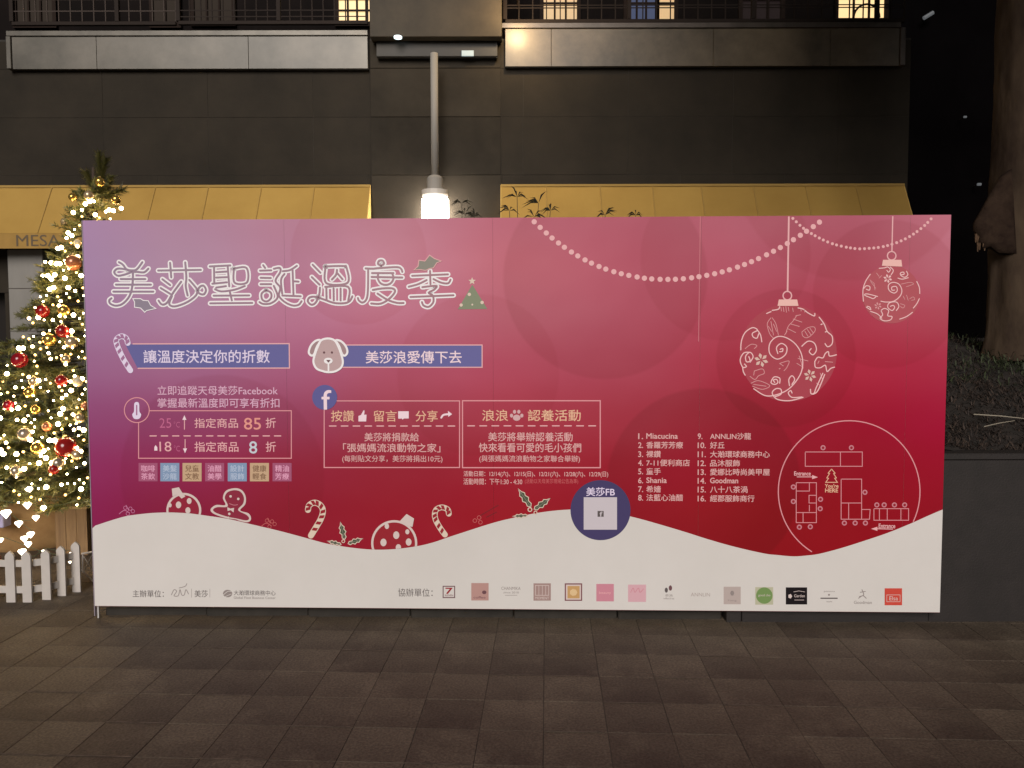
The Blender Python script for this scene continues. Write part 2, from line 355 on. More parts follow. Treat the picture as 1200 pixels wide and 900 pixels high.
sp2 = at(400, -26, 8.1)  # second unseen lamp, added to light the left fascia
s2 = empty('added_spotlight', sp2, 'added unseen neutral lamp lighting the left balcony fascia beside the column', 'lamp')
MB().lathe([(.03, -.05), (.045, -.04), (.045, .04), (.02, .05)], 16).build('housing', m_rail, s2)
MB().tube([(0, 0, .04), (0, .2, .15), (0, .6, .15)], .01, 6).build('arm', m_rail, s2)
pl = bpy.data.lights.new('added_spotlight_light', 'POINT'); pl.energy = 9; pl.color = (1, .86, .68); pl.shadow_soft_size = .05
po = bpy.data.objects.new('added_spotlight_light', pl); COL.objects.link(po); po.parent = s2; po.location = (0, .0, -.08)
# near-black backdrop added for the unlit gap on the right
m_far = mat('far_dark_wall', (.0022, .0018, .0020), .9, spec=.0, noise=.4, nscale=.6)
fb = MB().box(4.0, 15, 0, 22, 16, 14).build('dark_backdrop', m_far); tag(fb, 'near black backdrop added for the dark gap behind the tree trunk on the right', 'building')
fb2 = MB().box(-22, 11.2, 0, x_l-.05, 12, 14).build('side_building', m_far); tag(fb2, 'dark neighbouring building beyond the left end of the shop', 'building')
m_dl = mat('distant_lamp_glow', (.02, .02, .02), .5, emit=(.8, .85, .9), es=.11)
for px, py, r, lab in ((1131, 137, .024, 'tiny round lamp in the dark to the right of the building, middle of three'), (1147.5, 216, .032, 'small dim lamp beside the tree trunk, lowest of three'), (1088, 18, .045, 'slanted white lamp high in the dark, topmost of three')):
    p = at(px, py, 14.8)
    t = empty('distant_lamp', p, lab, 'lamp', 'small lamps in the dark gap')
    s_ = 1.9 if py < 50 else 1
    o = MB().tube([(-r*s_, 0, -r*s_*.6*(s_ > 1)), (r*s_, 0, r*s_*.6*(s_ > 1))], r*.8, 10).build('lamp_glass', m_dl, t)
    MB().tube([(0, r*.9, 0), (0, .2, 0)], r*.3, 8).build('bracket', m_rail, t)

# ================================================================== THE BOARD
BW, BH, BYAW = 4.96125, 2.27573, -0.0280254
BO = Vector((-2.48913, 4.5, .08323)); be = Vector((math.cos(BYAW), math.sin(BYAW), 0)); bn = Vector((be.y, -be.x, 0))
board = empty('event_board', BO, 'wide red Christmas event board with white printed snow wave and Chinese lettering', 'display board', rz=BYAW)
def B(px, py):
    d = ray(px, py); t = (BO - EYE).dot(bn) / d.dot(bn); p = EYE + d * t - BO
    return p.dot(be), p.z
TAB_X = [90, 220, 340, 460, 600, 740, 880, 1000, 1115]  # print gradient; its pale top also has the board's glossy sheen painted in
TAB = [(256, [(174,138,182),(178,136,166),(184,130,152),(186,126,140),(182,100,112),(178,92,105),(178,102,112),(176,100,110),(196,130,138)]),
 (310, [(172,138,182),(180,142,172),(184,130,156),(196,136,150),(190,108,116),(176,88,100),(180,94,106),(176,90,100),(192,122,130)]),
 (370, [(168,126,172),(176,132,168),(186,122,150),(192,122,140),(182,102,112),(174,86,98),(178,76,90),(176,72,85),(184,90,100)]),
 (430, [(160,105,152),(166,106,146),(172,100,132),(176,88,108),(174,80,94),(170,76,88),(166,55,68),(172,55,70),(172,60,76)]),
 (490, [(150,75,126),(150,70,114),(154,68,98),(160,66,80),(166,64,75),(160,58,68),(148,42,52),(154,38,52),(160,40,60)]),
 (550, [(146,45,102),(146,40,84),(148,36,60),(148,38,52),(154,42,52),(150,38,48),(143,30,42),(147,29,44),(150,28,48)]),
 (600, [(140,30,86),(140,28,64),(142,27,46),(147,31,44),(150,32,42),(147,31,42),(139,24,35),(144,25,38),(144,22,42)]),
 (720, [(140,28,80),(140,28,60),(142,27,46),(147,31,44),(150,32,42),(147,31,42),(139,24,35),(144,25,38),(144,22,42)])]
KK = 1 / 1.04
def pcol(px, py, k=1.0, grey=0.0):
    px = min(max(px, TAB_X[0]), TAB_X[-1]-.01); py = min(max(py, TAB[0][0]), TAB[-1][0]-.01)
    i = max(j for j in range(len(TAB_X)) if TAB_X[j] <= px); i = min(i, len(TAB_X)-2)
    r = max(j for j in range(len(TAB)) if TAB[j][0] <= py); r = min(r, len(TAB)-2)
    sm = lambda t: t*t*(3-2*t)*.5 + t*.5
    u = sm((px-TAB_X[i])/(TAB_X[i+1]-TAB_X[i])); v = sm((py-TAB[r][0])/(TAB[r+1][0]-TAB[r][0]))
    c = [ (TAB[r][1][i][q]*(1-u)+TAB[r][1][i+1][q]*u)*(1-v) + (TAB[r+1][1][i][q]*(1-u)+TAB[r+1][1][i+1][q]*u)*v for q in range(3)]
    lf = min(1, max(0, (px-180)/380)); l = [x*KK*k*q for x, q in zip(lin(c), (1.0, 1.0-.05*lf, .97+.13*lf))]
    gm = sum(l)/3
    if grey == 0: sf = 1.10 + .02*min(1, max(0, (py-300)/150)); sf *= .90+.12*lf; l = [max(.002, gm+(x-gm)*sf) for x in l]
    return tuple(x*(1-grey)+gm*grey for x in l)
# print material: reads the ink colour, adds the faint printed discs
def print_mat(name, discs=True):
    m = bpy.data.materials.new(name); m.use_nodes = True; n = m.node_tree.nodes; l = m.node_tree.links; b = n['Principled BSDF']
    b.inputs['Roughness'].default_value = .42; b.inputs['Specular IOR Level'].default_value = .25
    at_ = n.new('ShaderNodeVertexColor'); at_.layer_name = 'ink'; cur = at_.outputs[0]
    if discs:
        tc = n.new('ShaderNodeTexCoord')
        for (cx, cy, r, k, soft) in ((709,325,120,.89,.9),(850,300,100,.93,.9),(824,568,114,.84,.85),(420,300,80,.96,.9),(1040,345,88,.92,.9),(921,420,82,.90,.8),(1000,190,140,.94,.9),(260,560,120,.93,.9),(560,440,95,.95,.9)):
            u, v = B(cx, cy); rr = B(cx+r, cy)[0]-u
            vm = n.new('ShaderNodeVectorMath'); vm.operation = 'DISTANCE'; vm.inputs[1].default_value = (u, 0, v)
            sx = n.new('ShaderNodeVectorMath'); sx.operation = 'MULTIPLY'; sx.inputs[1].default_value = (1, 0, 1); l.new(tc.outputs['Object'], sx.inputs[0]); l.new(sx.outputs[0], vm.inputs[0])
            inside = n.new('ShaderNodeMapRange'); inside.inputs[1].default_value = rr*.2; inside.inputs[2].default_value = rr*.985; inside.inputs[3].default_value = 0; inside.inputs[4].default_value = 1
            l.new(vm.outputs['Value'], inside.inputs[0])
            edge = n.new('ShaderNodeMapRange'); edge.inputs[1].default_value = rr*.985; edge.inputs[2].default_value = rr*1.015; edge.inputs[3].default_value = 1; edge.inputs[4].default_value = 0
            l.new(vm.outputs['Value'], edge.inputs[0])
            mu = n.new('ShaderNodeMath'); mu.operation = 'MULTIPLY'; l.new(inside.outputs[0], mu.inputs[0]); l.new(edge.outputs[0], mu.inputs[1])
            mx = n.new('ShaderNodeMixRGB'); mx.blend_type = 'MULTIPLY'; mx.inputs[2].default_value = (k, k*.93, k*.93, 1); l.new(mu.outputs[0], mx.inputs[0]); l.new(cur, mx.inputs[1]); cur = mx.outputs[0]
        t = n.new('ShaderNodeTexNoise'); t.inputs['Scale'].default_value = 1.3; t.inputs['Detail'].default_value = 5
        l.new(tc.outputs['Object'], t.inputs['Vector'])
        mr = n.new('ShaderNodeMapRange'); mr.inputs[3].default_value = .93; mr.inputs[4].default_value = 1.07; l.new(t.outputs[0], mr.inputs[0])
        mv = n.new('ShaderNodeVectorMath'); mv.operation = 'SCALE'; l.new(cur, mv.inputs[0]); l.new(mr.outputs[0], mv.inputs['Scale']); cur = mv.outputs[0]
    if discs:
        t2 = n.new('ShaderNodeTexNoise'); t2.inputs['Scale'].default_value = 1.6; l.new(tc.outputs['Object'], t2.inputs['Vector']); bp = n.new('ShaderNodeBump'); bp.inputs['Strength'].default_value = .5; bp.inputs['Distance'].default_value = .02; l.new(t2.outputs[0], bp.inputs['Height']); l.new(bp.outputs[0], b.inputs['Normal'])
    l.new(cur, b.inputs['Base Color']); return m
m_print = print_mat('board_print'); m_ink = print_mat('title_ink', False)
m_back = mat('board_back', (.35, .3, .25), .7)
seams_px = [None, 336, 578, 820, 1062, None]
us = [0] + [B(s, 450)[0] for s in (336, 578, 820, 1062)] + [BW]
def paint(me, k=1.0, grey=0.0):
    ca_ = me.color_attributes.new('ink', 'FLOAT_COLOR', 'POINT')
    for i, v in enumerate(me.vertices):
        p = BO + be * v.co.x + Vector((0, 0, v.co.z)) - EYE
        d = p.dot(fw); px, py = 600 + F * p.dot(rt) / d, 450 - F * p.dot(up) / d
        ca_.data[i].color = (*pcol(px, py, k, grey), 1)
drops = [0, 0, .0, .0, 0]
for i in range(5):
    u0, u1 = us[i]+.0004, us[i+1]-.0004
    n = max(2, int((u1-u0)/.06)); nz = 38
    z0 = drops[i]; vs = []; fs = []
    for j in range(nz+1):
        for k in range(n+1): vs.append((u0+(u1-u0)*k/n, 0, z0+(BH-z0)*j/nz))
    for j in range(nz):
        for k in range(n): a = j*(n+1)+k; fs.append((a, a+1, a+n+2, a+n+1))
    o = MB().add(vs, fs).build('panel', m_print, board); paint(o.data)
    MB().box(u0, .0015, z0+.0005, u1, .018, BH-.0005).build('backing', m_back, o)
    if i in (2,3): pass
# side frame (thin white metal leg at the left, running a little below the board)
m_wht = mat('white_metal', (.55, .53, .52), .5)
MB().box(-.005, -.002, -.06, -.0005, .02, BH).build('edge_trim', mat('edge_grey', (.30, .25, .3), .5), board)
MB().box(.002, .019, -.08, .010, .03, BH-.05).build('leg', m_wht, board)
for u in (1.2, 2.4, 3.6, 4.9): MB().box(u, .02, .01, u+.03, .05, BH-.05).build('leg', m_back, board)
# ---------- print tools: everything in photo coordinates projected once onto the real board plane
LAY = [0]
def nl(base): LAY[0] += 1; return -(base + (LAY[0] % 40) * .00002)
def pm(name, rgb, k=1.0):
    return mat('ink_' + name, tuple(min(.88, v*1.06*k) for v in lin(rgb)), .5, spec=.2)
I = dict(white=pm('white', (236, 212, 222)), title=pm('title_white', (255, 232, 246)), warm=pm('warm_white', (216, 168, 168)), line=pm('line', (218, 148, 156)),
         peach=pm('peach', (226, 180, 150)), pink=pm('pink_bead', (226, 172, 176)), orn=pm('ornament', (244, 190, 192)), orn2=pm('ornament_soft', (214, 150, 154)),
         hdr=pm('header_blue', (100, 98, 154)), lav=pm('lavender', (222, 210, 236)), dim=pm('dim', (196, 128, 140)), rednum=pm('coral', (224, 150, 140)),
         icy=pm('icy', (196, 204, 216)), tagp=pm('tag_pink', (158, 84, 116)), tagb=pm('tag_blue', (128, 150, 182)), tagy=pm('tag_tan', (192, 162, 132)),
         fb=pm('blue_disc', (92, 90, 148)), qr=pm('purple_disc', (66, 58, 100)), qrw=pm('card_white', (196, 188, 196)), snow=None,
         grn=pm('holly_green', (72, 84, 60)), grn2=pm('tree_green', (128, 136, 112)), cream=pm('cream', (214, 196, 180)), red=pm('snow_red', (146, 32, 44)), dog=pm('dog_grey', (186, 160, 162)),
         brown=pm('face_brown', (105, 72, 78)), text=pm('grey_text', (92, 84, 84)), text2=pm('grey_text_soft', (140, 130, 128)), gold=pm('gold', (190, 150, 100)), maroon=pm('maroon', (110, 30, 50)))
m_snow = mat('ink_snow', (.68, .645, .625), .45, spec=.25, noise=.08, nscale=.8, col2=(.62, .59, .565)); I['snow'] = m_snow
PX = 1.0
def tri(o_pts, lay):    # px points -> local verts
    return [(B(x, y)[0], lay, B(x, y)[1]) for x, y in o_pts]
def poly(name, pts, m, base=.0006, parent=None, build=True, mb=None):
    mb2 = mb or MB(); vs = tri(pts, nl(base)); n = len(vs)
    area = sum(vs[i][0]*vs[(i+1)%n][2]-vs[(i+1)%n][0]*vs[i][2] for i in range(n))
    mb2.add(vs, [tuple(range(n)) if area > 0 else tuple(range(n))[::-1]])
    return mb2.build(name, m, parent or board) if not mb else mb
def disc_pts(cx, cy, r, ry=None, n=40, a0=0): return [(cx+r*math.cos(a0+t*2*math.pi/n), cy+(ry or r)*math.sin(a0+t*2*math.pi/n)) for t in range(n)]
def smooth(pts, closed=False, n=6):
    out = []; N = len(pts)
    if N < 3: return pts
    rng = range(N if closed else N-1)
    for i in rng:
        p = [pts[(i+k) % N] if closed else pts[min(max(i+k, 0), N-1)] for k in (-1, 0, 1, 2)]
        for t in range(n):
            t = t/n
            out.append(tuple(.5*((2*p[1][q])+(-p[0][q]+p[2][q])*t+(2*p[0][q]-5*p[1][q]+4*p[2][q]-p[3][q])*t*t+(-p[0][q]+3*p[1][q]-3*p[2][q]+p[3][q])*t**3) for q in (0, 1)))
    if not closed: out.append(pts[-1])
    return out
def ribbon(mb, pts, wd, base=.0008, closed=False, sm=False, caps=True):
    if sm: pts = smooth(pts, closed)
    q = [pts[0]]
    for p in pts[1:]:
        if (p[0]-q[-1][0])**2+(p[1]-q[-1][1])**2 > 1e-4: q.append(p)
    pts = q; n = len(pts); lf = []; rg = []; h = wd/2
    for i, p in enumerate(pts):
        a = pts[(i-1) % n] if closed else pts[max(i-1, 0)]; b_ = pts[(i+1) % n] if closed else pts[min(i+1, n-1)]
        d1 = Vector((p[0]-a[0], p[1]-a[1])); d2 = Vector((b_[0]-p[0], b_[1]-p[1]))
        if d1.length < 1e-6: d1 = d2
        if d2.length < 1e-6: d2 = d1
        d1.normalize(); d2.normalize(); t = d1+d2
        if t.length < .2: t = d1.copy()
        t.normalize(); nn = Vector((-t.y, t.x)); k = h/max(.45, nn.dot(Vector((-d1.y, d1.x))))
        lf.append((p[0]+nn.x*k, p[1]+nn.y*k)); rg.append((p[0]-nn.x*k, p[1]-nn.y*k))
    lay = nl(base)
    vs = tri(lf, lay)+tri(rg, lay); fs = [(i, (i+1) % n, n+(i+1) % n, n+i) for i in range(n if closed else n-1)]
    mb.add(vs, fs)
    if caps and not closed:
        for p, o_ in ((pts[0], pts[1]), (pts[-1], pts[-2])):
            d = math.atan2(p[1]-o_[1], p[0]-o_[0]); fan = [(p[0]+h*math.cos(d-math.pi/2+math.pi*t/6), p[1]+h*math.sin(d-math.pi/2+math.pi*t/6)) for t in range(7)]
            mb.add(tri(fan, lay), [tuple(range(7))[::-1]])
def lines(name, strokes, wd, m, base=.0008, sm=False, closed=False, parent=None):
    mb = MB()
    for s in strokes: ribbon(mb, s, wd, base, closed, sm)
    o = mb.build(name, m, parent or board)
    if name in ('ornament_sketch', 'ornament_scroll'): o['kind'] = 'stuff'
    return o
def rect(x0, y0, x1, y1): return [(x0, y0), (x1, y0), (x1, y1), (x0, y1)]
def frame(name, x0, y0, x1, y1, wd, m, base=.0009):
    # drawn square to the board
    ul = B((x0+x1)/2, (y0+y1)/2); 
    mb = MB(); 
    for a, b_ in (((x0-wd/2, y0), (x1+wd/2, y0)), ((x0-wd/2, y1), (x1+wd/2, y1)), ((x0, y0), (x0, y1)), ((x1, y0), (x1, y1))): ribbon(mb, [a, b_], wd, base, caps=False)
    return mb.build(name, m, board)
def text(body, x0, y0, x1, y1, m, off=.012, base=.0012, name='printed_text', parent=None):
    o, me, a, b_, c, d = flatfont(name, body, m, parent or board, off)
    lay = nl(base); cx, cz = B((x0+x1)/2, (y0+y1)/2)
    wL = B(x1, (y0+y1)/2)[0]-B(x0, (y0+y1)/2)[0]; hL = B((x0+x1)/2, y0)[1]-B((x0+x1)/2, y1)[1]
    bw = min(off*16, .55)*.00425
    co_ = [(cx + ((v.co.x-a)/(b_-a)-.5)*(wL-bw), cz + ((v.co.y-c)/(d-c)-.5)*(hL-bw)) for v in me.vertices]
    fs = [tuple(p.vertices) for p in me.polygons]; mb = MB()
    for i, (dx, dz) in enumerate(((0, 0),) if off <= 0 else ((-.5, -.25), (.5, .25), (-.2, .5), (.2, -.5))):
        mb.add([(x+dx*bw, lay-i*.000025, z+dz*bw) for x, z in co_], fs)
    me2 = mb.mesh(name); me2.materials.append(m); o.data = me2; bpy.data.meshes.remove(me)
    return o

lines('panel_seam', [[(820.6,253.8),(819.6,330),(818.6,400)]], .8, pm('seam_pink', (196, 118, 128)), .0008)
# snow wave
wave = [(96,619),(108,617),(125,611.5),(145,605.5),(160,603),(180,601),(202,600.5),(222,601.5),(240,604),(267,608),(293,614),(327,622),(357,630),(383,637),(410,641.5),(436,644),(462,643.5),(489,640),(508,635.5),(527,629),(547,622.5),(567,616),(584,611),(601,607),(630,601),(660,597.5),(690,597),(715,600),(738,605),(761,611),(800,622.5),(830,632),(860,640.5),(895,648.5),(912,650.5),(930,652),(945,651),(960,649),(985,642.5),(1012,634),(1040,624.5),(1066,614),(1085,605.5),(1100,599),(1108,596)]
ws = smooth(wave, n=4)
top = [B(x, y) for x, y in ws]
top = [(min(max(u, 0), BW), v) for u, v in top]
t2 = [top[0]]
for p in top[1:]:
    if p[0] > t2[-1][0]+1e-4: t2.append(p)
mb = MB(); n = len(t2); vs = [(u, -.0003, v) for u, v in t2]+[(u, -.0003, .001) for u, v in t2]
mb.add(vs, [(i+n, i+n+1, i+1, i) for i in range(n-1)]); mb.build('printed_snow', m_snow, board)

# title
def Z(ox, oy, s, strokes): return [[(ox+x/s, oy+y/s) for x, y in st] for st in strokes]
T1 = Z(120, 295, 10, [
 [(195,122),(240,150),(285,205),(350,218),(405,205),(470,122)],
 [(345,228),(250,202),(175,200),(140,240),(180,280),(260,268),(350,238),(410,236),(490,240),(540,198)],
 [(215,320),(505,320)],[(160,385),(570,385)],[(130,467),(598,467)],
 [(360,245),(352,400),(318,520),(240,608),(160,632),(95,608),(82,570),(108,545)],
 [(655,220),(1155,212)],[(795,130),(808,300)],[(972,125),(985,300),(978,400),(1000,512)],
 [(705,322),(795,390)],[(685,425),(795,492)],[(660,572),(700,618),(760,595),(830,480),(925,350)],
 [(1020,330),(1085,405),(1115,455),(1090,520),(985,595),(850,640),(785,612),(815,520)],
 [(1115,450),(1150,405),(1190,400),(1215,450),(1190,498),(1140,490),(1115,455)],
])
T2 = Z(235, 295, 10, [
 [(110,172),(350,160)],[(160,185),(162,355)],[(320,180),(338,405)],[(185,240),(310,232)],[(185,303),(310,298)],[(140,375),(310,358)],
 [(390,198),(540,190),(547,358),(400,362),(392,200)],[(185,420),(300,403)],[(172,440),(250,465),(400,445),(520,402)],[(345,470),(368,570)],[(155,515),(572,512)],[(115,605),(608,600)],
 [(735,158),(758,190)],[(698,222),(830,218)],[(705,305),(825,308)],[(705,380),(830,380)],
 [(770,450),(825,480),(828,540),(780,582),(725,560),(718,490),(770,450)],[(692,590),(740,612),(830,602),(905,530),(860,400)],
 [(860,200),(930,190),(935,240),(880,340),(935,420),(920,515),(990,590),(1080,630),(1150,622),(1185,580)],
 [(965,228),(1050,215),(1130,165)],[(1080,215),(1090,500)],[(1100,347),(1150,350)],[(985,260),(945,330),(958,490)],[(960,513),(1175,522)],
])
T3 = Z(350, 295, 10, [
 [(165,152),(255,245)],[(155,297),(245,385)],
 [(250,420),(240,505),(200,595),(150,620),(108,580),(130,535),(200,528),(300,560),(420,600),(540,602),(600,575),(630,522)],
 [(312,172),(520,167),(562,190),(572,365),(325,368),(315,175)],[(450,212),(438,270),(390,325)],[(452,250),(515,322)],
 [(312,412),(578,410),(582,575)],[(325,415),(328,570)],[(410,430),(412,570)],[(492,430),(492,570)],
 [(965,165),(930,140),(945,105),(985,105),(1000,140),(965,165)],[(785,195),(870,198),(960,190),(1150,180),(1200,200),(1215,235)],
 [(815,220),(812,450),(795,555),(750,595),(708,572),(695,542)],[(860,250),(1110,250)],[(855,295),(1215,302)],
 [(935,250),(928,310),(960,368),(1020,388),(1080,368),(1112,310),(1095,250)],
 [(870,447),(980,430),(1100,430),(1128,470),(1060,552),(960,608),(850,606)],[(925,490),(1040,562),(1150,598),(1230,600)],
])
T4 = Z(465, 290, 10, [
 [(180,332),(600,315)],[(390,275),(395,430)],[(350,382),(250,430),(140,460)],[(430,370),(520,412),(600,420),(630,378)],
 [(300,465),(460,450),(440,492),(375,530),(422,565),(428,640),(375,695),(315,680),(295,640)],[(160,580),(665,560)],
])
tw = MB(); ti = MB()
for st in T1+T2+T3+T4:
    sm_ = len(st) > 2
    ribbon(tw, st, 5.9, .0008, sm=sm_)
for st in T1+T2+T3+T4: ribbon(ti, st, 2.3, .0020, sm=len(st) > 2)
tw.build('title_outline', I['title'], board)
o = ti.build('title_lettering', m_ink, board); paint(o.data, .82, .35)
def holly(pts, wd, mf=None, ml=None):
    poly('holly_leaf', pts, mf or I['grn'], .0016)
    lines('leaf_outline', [pts], wd, ml or I['cream'], .0026, closed=True)
hl = pm('holly_grey', (140, 130, 146)); hl2 = pm('holly_grey_green', (136, 134, 124))
holly([(156,350),(165,350),(168,352),(174,352.5),(177,358),(183,361.5),(172,364),(170,366),(165,361),(158,360),(158,354)], 1.0, hl, I['title'])
holly([(503.5,299),(509,303),(517,306),(512,308),(508,314),(503,315),(499,317),(492,316),(485,316.5),(490,312),(491,305),(498,306)], 1.1, hl2, I['warm'])
# small tree logo
poly('tree_print', [(553.5,333.5),(571,362),(536.5,362.5)], I['grn2'], .0010)
star = [(553.3+(4.6 if k % 2 == 0 else 2)*math.sin(k*math.pi/5), 329.5-(4.6 if k % 2 == 0 else 2)*math.cos(k*math.pi/5)) for k in range(10)]
poly('star_print', star, I['cream'], .0016)
for cx, cy, r in ((550,345,2),(540.5,357.5,1.9),(565,354.5,2),(553.5,357,1.1)): poly('tree_dot', disc_pts(cx, cy, r, n=16), I['cream'], .0020)
# headers
poly('header_band', [(147,403.5),(338.5,403),(339,431),(161,431)], I['hdr'], .0006)
lines('header_line', [[(156,403),(339,402.7),(339.3,431.3),(162,431.6)]], 1.3, I['pink'], .0010)
text('讓溫度決定你的折數', 168, 410, 316, 425.5, I['lav'], .02)
poly('header_band', rect(400, 404.5, 564.5, 430.2), I['hdr'], .0006)
lines('header_line', [[(405,404.3),(565,404.3),(565,430.4),(402,430.4)]], 1.2, I['pink'], .0010)
text('美莎浪愛傳下去', 428.5, 411, 541, 426, I['white'], .02)
# candy cane at the first header
def cane(path, wd, ink, stripe, nst):
    mb = MB(); ribbon(mb, path, wd, .0014, sm=True); mb.build('candy_cane', ink, board)
    p = smooth(path); mb = MB(); N = len(p)
    for k in range(nst):
        i = int((k+.5)/nst*(N-2)); a, b_ = p[i], p[i+1]; tx, ty = b_[0]-a[0], b_[1]-a[1]; L_ = math.hypot(tx, ty) or 1; tx, ty = tx/L_, ty/L_; nx, ny = -ty, tx; h = wd*.37; s = wd*.27
        poly('', [(a[0]+nx*h+tx*(s+s*.6), a[1]+ny*h+ty*(s+s*.6)), (a[0]+nx*h+tx*(-s+s*.6), a[1]+ny*h+ty*(-s+s*.6)), (a[0]-nx*h+tx*(-s-s*.6), a[1]-ny*h+ty*(-s-s*.6)), (a[0]-nx*h+tx*(s-s*.6), a[1]-ny*h+ty*(s-s*.6))], None, .0026, mb=mb)
    mb.build('cane_stripe', stripe, board)
cane([(150,402),(148,396.5),(142.5,394),(137,397.5),(137,403),(141,413),(146,423),(153,434)], 6.6, I['lav'], pm('cane_mauve', (160, 112, 150)), 9)
cane([(361,597.5),(362.5,592),(368.5,589),(375,591.5),(378.5,598),(376.5,607),(371.5,616),(364.5,627.5)], 7, I['cream'], I['red'], 9)
cane([(526,602),(524.5,597),(518,594.5),(511.5,597),(509.5,603),(511,610),(516,619),(521.5,626.5)], 6.6, I['cream'], I['red'], 9)
# dog face
def Zp(ox, oy, s, pts): return [(ox+x/s, oy+y/s) for x, y in pts]
earL = smooth(Zp(350,385,9,[(230,125),(180,130),(130,180),(108,250),(135,285),(165,270),(190,200)]), True)
earR = smooth(Zp(350,385,9,[(395,125),(450,135),(500,190),(515,250),(490,285),(460,270),(430,190)]), True)
head = smooth(Zp(350,385,9,[(310,105),(240,125),(205,190),(175,270),(158,350),(190,420),(260,450),(320,460),(390,450),(450,410),(468,350),(450,270),(420,190),(380,125)]), True)
dogm = I['dog']
for e in (earL, earR): poly('dog_ear', e, pm('ear_grey', (160, 132, 136)), .0016); lines('dog_outline', [e], 2.4, I['title'], .0024, closed=True)
poly('dog_head', head, dogm, .0034); lines('dog_outline', [head], 2.4, I['title'], .0042, closed=True)
for x in (270, 353): poly('dog_eye', disc_pts(350+x/9, 385+252/9, 1.3, n=12), I['brown'], .0052)
poly('dog_snout', disc_pts(385, 422.8, 5.2, 3.6, 20), I['title'], .0052)
poly('dog_nose', [(382.5,421.8),(387.8,421.8),(385.2,425)], I['brown'], .0060)
lines('dog_mouth', [[(385.2,425),(385.3,435)]], 2.0, I['title'], .0052)
# offer box
W_ = I['dim']
text('立即追蹤天母美莎Facebook', 184.5, 452, 325.5, 463, pm('soft_pink', (214, 170, 196)), .016)
text('掌握最新溫度即可享有折扣', 184.5, 466.5, 327.5, 477.8, pm('soft_pink', (214, 170, 196)), .016)
lines('circle_line', [disc_pts(160.5, 480.6, 14.6)], 1.1, I['line'], .0010, closed=True)
poly('thermometer', smooth(Zp(130,440,5,[(152,155),(166,165),(168,210),(178,228),(170,250),(152,256),(134,250),(126,228),(136,210),(138,165)]), True), I['lav'], .0014)
lines('thermometer_line', [[(160.4,475),(160.4,486)]], 1.4, pm('thermo', (160, 100, 140)), .0022)
lines('offer_box', [[(175.5,481.3),(341.5,481.3),(341.5,537),(162.6,537),(162.6,495.5)]], 1.1, I['line'], .0010)
text('25', 187, 490, 201, 501.5, pm('faint', (188, 100, 140)), .0)
text('°C', 204, 494, 211, 501, pm('faint', (188, 100, 140)), .0)
lines('arrow', [[(216.3,490),(216.3,503)]], 1.0, I['pink']); poly('arrow_head', [(216.3,486.5),(218.7,492),(213.9,492)], I['white'], .0016)
text('指定商品', 228, 490, 279, 501.5, I['pink'], .012); text('85', 286, 489.5, 306, 503.5, I['rednum'], .02); text('折', 311.5, 489.5, 323.5, 501.5, I['pink'], .012)
def dashes(x0, x1, y, n, wd=1.3, m=None):
    st = []; L_ = (x1-x0)/n
    for i in range(n): st.append([(x0+L_*(i+.22), y), (x0+L_*(i+.78), y)])
    lines('dashed_line', st, wd, m or I['pink'], .0010)
dashes(173, 332, 510.8, 12)
text('18', 187, 517.5, 201, 529, I['pink'], .0); text('°C', 204, 522, 211, 529, pm('faint', (188, 100, 140)), .0)
poly('person_icon', [(181,528),(181,524),(182.5,521.5),(184.5,524),(184.7,528)], I['white'], .0014)
lines('arrow', [[(217,515),(217,526)]], 1.0, I['pink']); poly('arrow_head', [(217,531),(219.4,525.5),(214.6,525.5)], I['white'], .0016)
text('指定商品', 228, 517.5, 279.5, 529.5, I['pink'], .012); text('8', 292, 517, 301.5, 531.5, I['icy'], .025); text('折', 311.5, 517.5, 323.5, 529.5, I['pink'], .012)
tags = [(162.5,'咖啡','茶飲','p'),(188,'美髮','沙龍','b'),(214,'兒童','文教','y'),(240.5,'油醋','美學','p'),(267,'設計','服飾','b'),(293,'健康','輕食','y'),(319.5,'精油','芳療','p')]
for x, a, b_, c in tags:
    poly('tag_square', rect(x, 542.5, x+22.3, 564), I['tag'+c], .0008)
    ink = {'p': pm('tag_text_pink', (222, 160, 190)), 'b': pm('tag_text_blue', (176, 190, 214)), 'y': pm('tag_text_brown', (130, 100, 78))}[c]
    text(a, x+3, 545, x+19.3, 552.8, ink, .015); text(b_, x+3, 554.3, x+19.3, 562, ink, .015)
# share box
poly('blue_disc', disc_pts(380.6, 465.6, 14.6), I['fb'], .0016)
text('f', 377, 457, 388.5, 480, I['white'], .04, .0026)
lines('share_box', [[(395,469.8),(538.6,469.8),(538.6,547.8),(380,547.8),(380,480)]], 1.2, I['line'], .0010)
frame('adopt_box', 542, 469.6, 703.4, 548, 1.3, I['line'])
text('按讚', 388, 481, 415, 494, I['peach'], .010); text('留言', 438, 481, 465, 494, I['peach'], .010); text('分享', 487, 481, 513, 494, I['peach'], .010)
poly('thumb_icon', Zp(350,440,6.316,[(443,340),(443,300),(462,292),(478,262),(486,255),(488,270),(484,290),(503,290),(500,340)]), I['white'], .0014)
poly('comment_icon', Zp(350,440,6.316,[(737,265),(815,265),(815,318),(780,318),(770,326),(762,318),(745,320),(737,318)]), I['white'], .0014)
lines('share_icon', [Zp(350,440,6.316,[(1056,312),(1072,292),(1110,286)])], 2.2, I['white'], .0014, sm=True); poly('share_icon', Zp(350,440,6.316,[(1105,262),(1136,286),(1108,306)]), I['white'], .0026)
dashes(383, 536, 499.2, 11)
text('美莎將捐款給', 427, 507, 491, 517.3, I['warm'], .016); text('「張媽媽流浪動物之家」', 402, 519.5, 516, 530, I['warm'], .016)
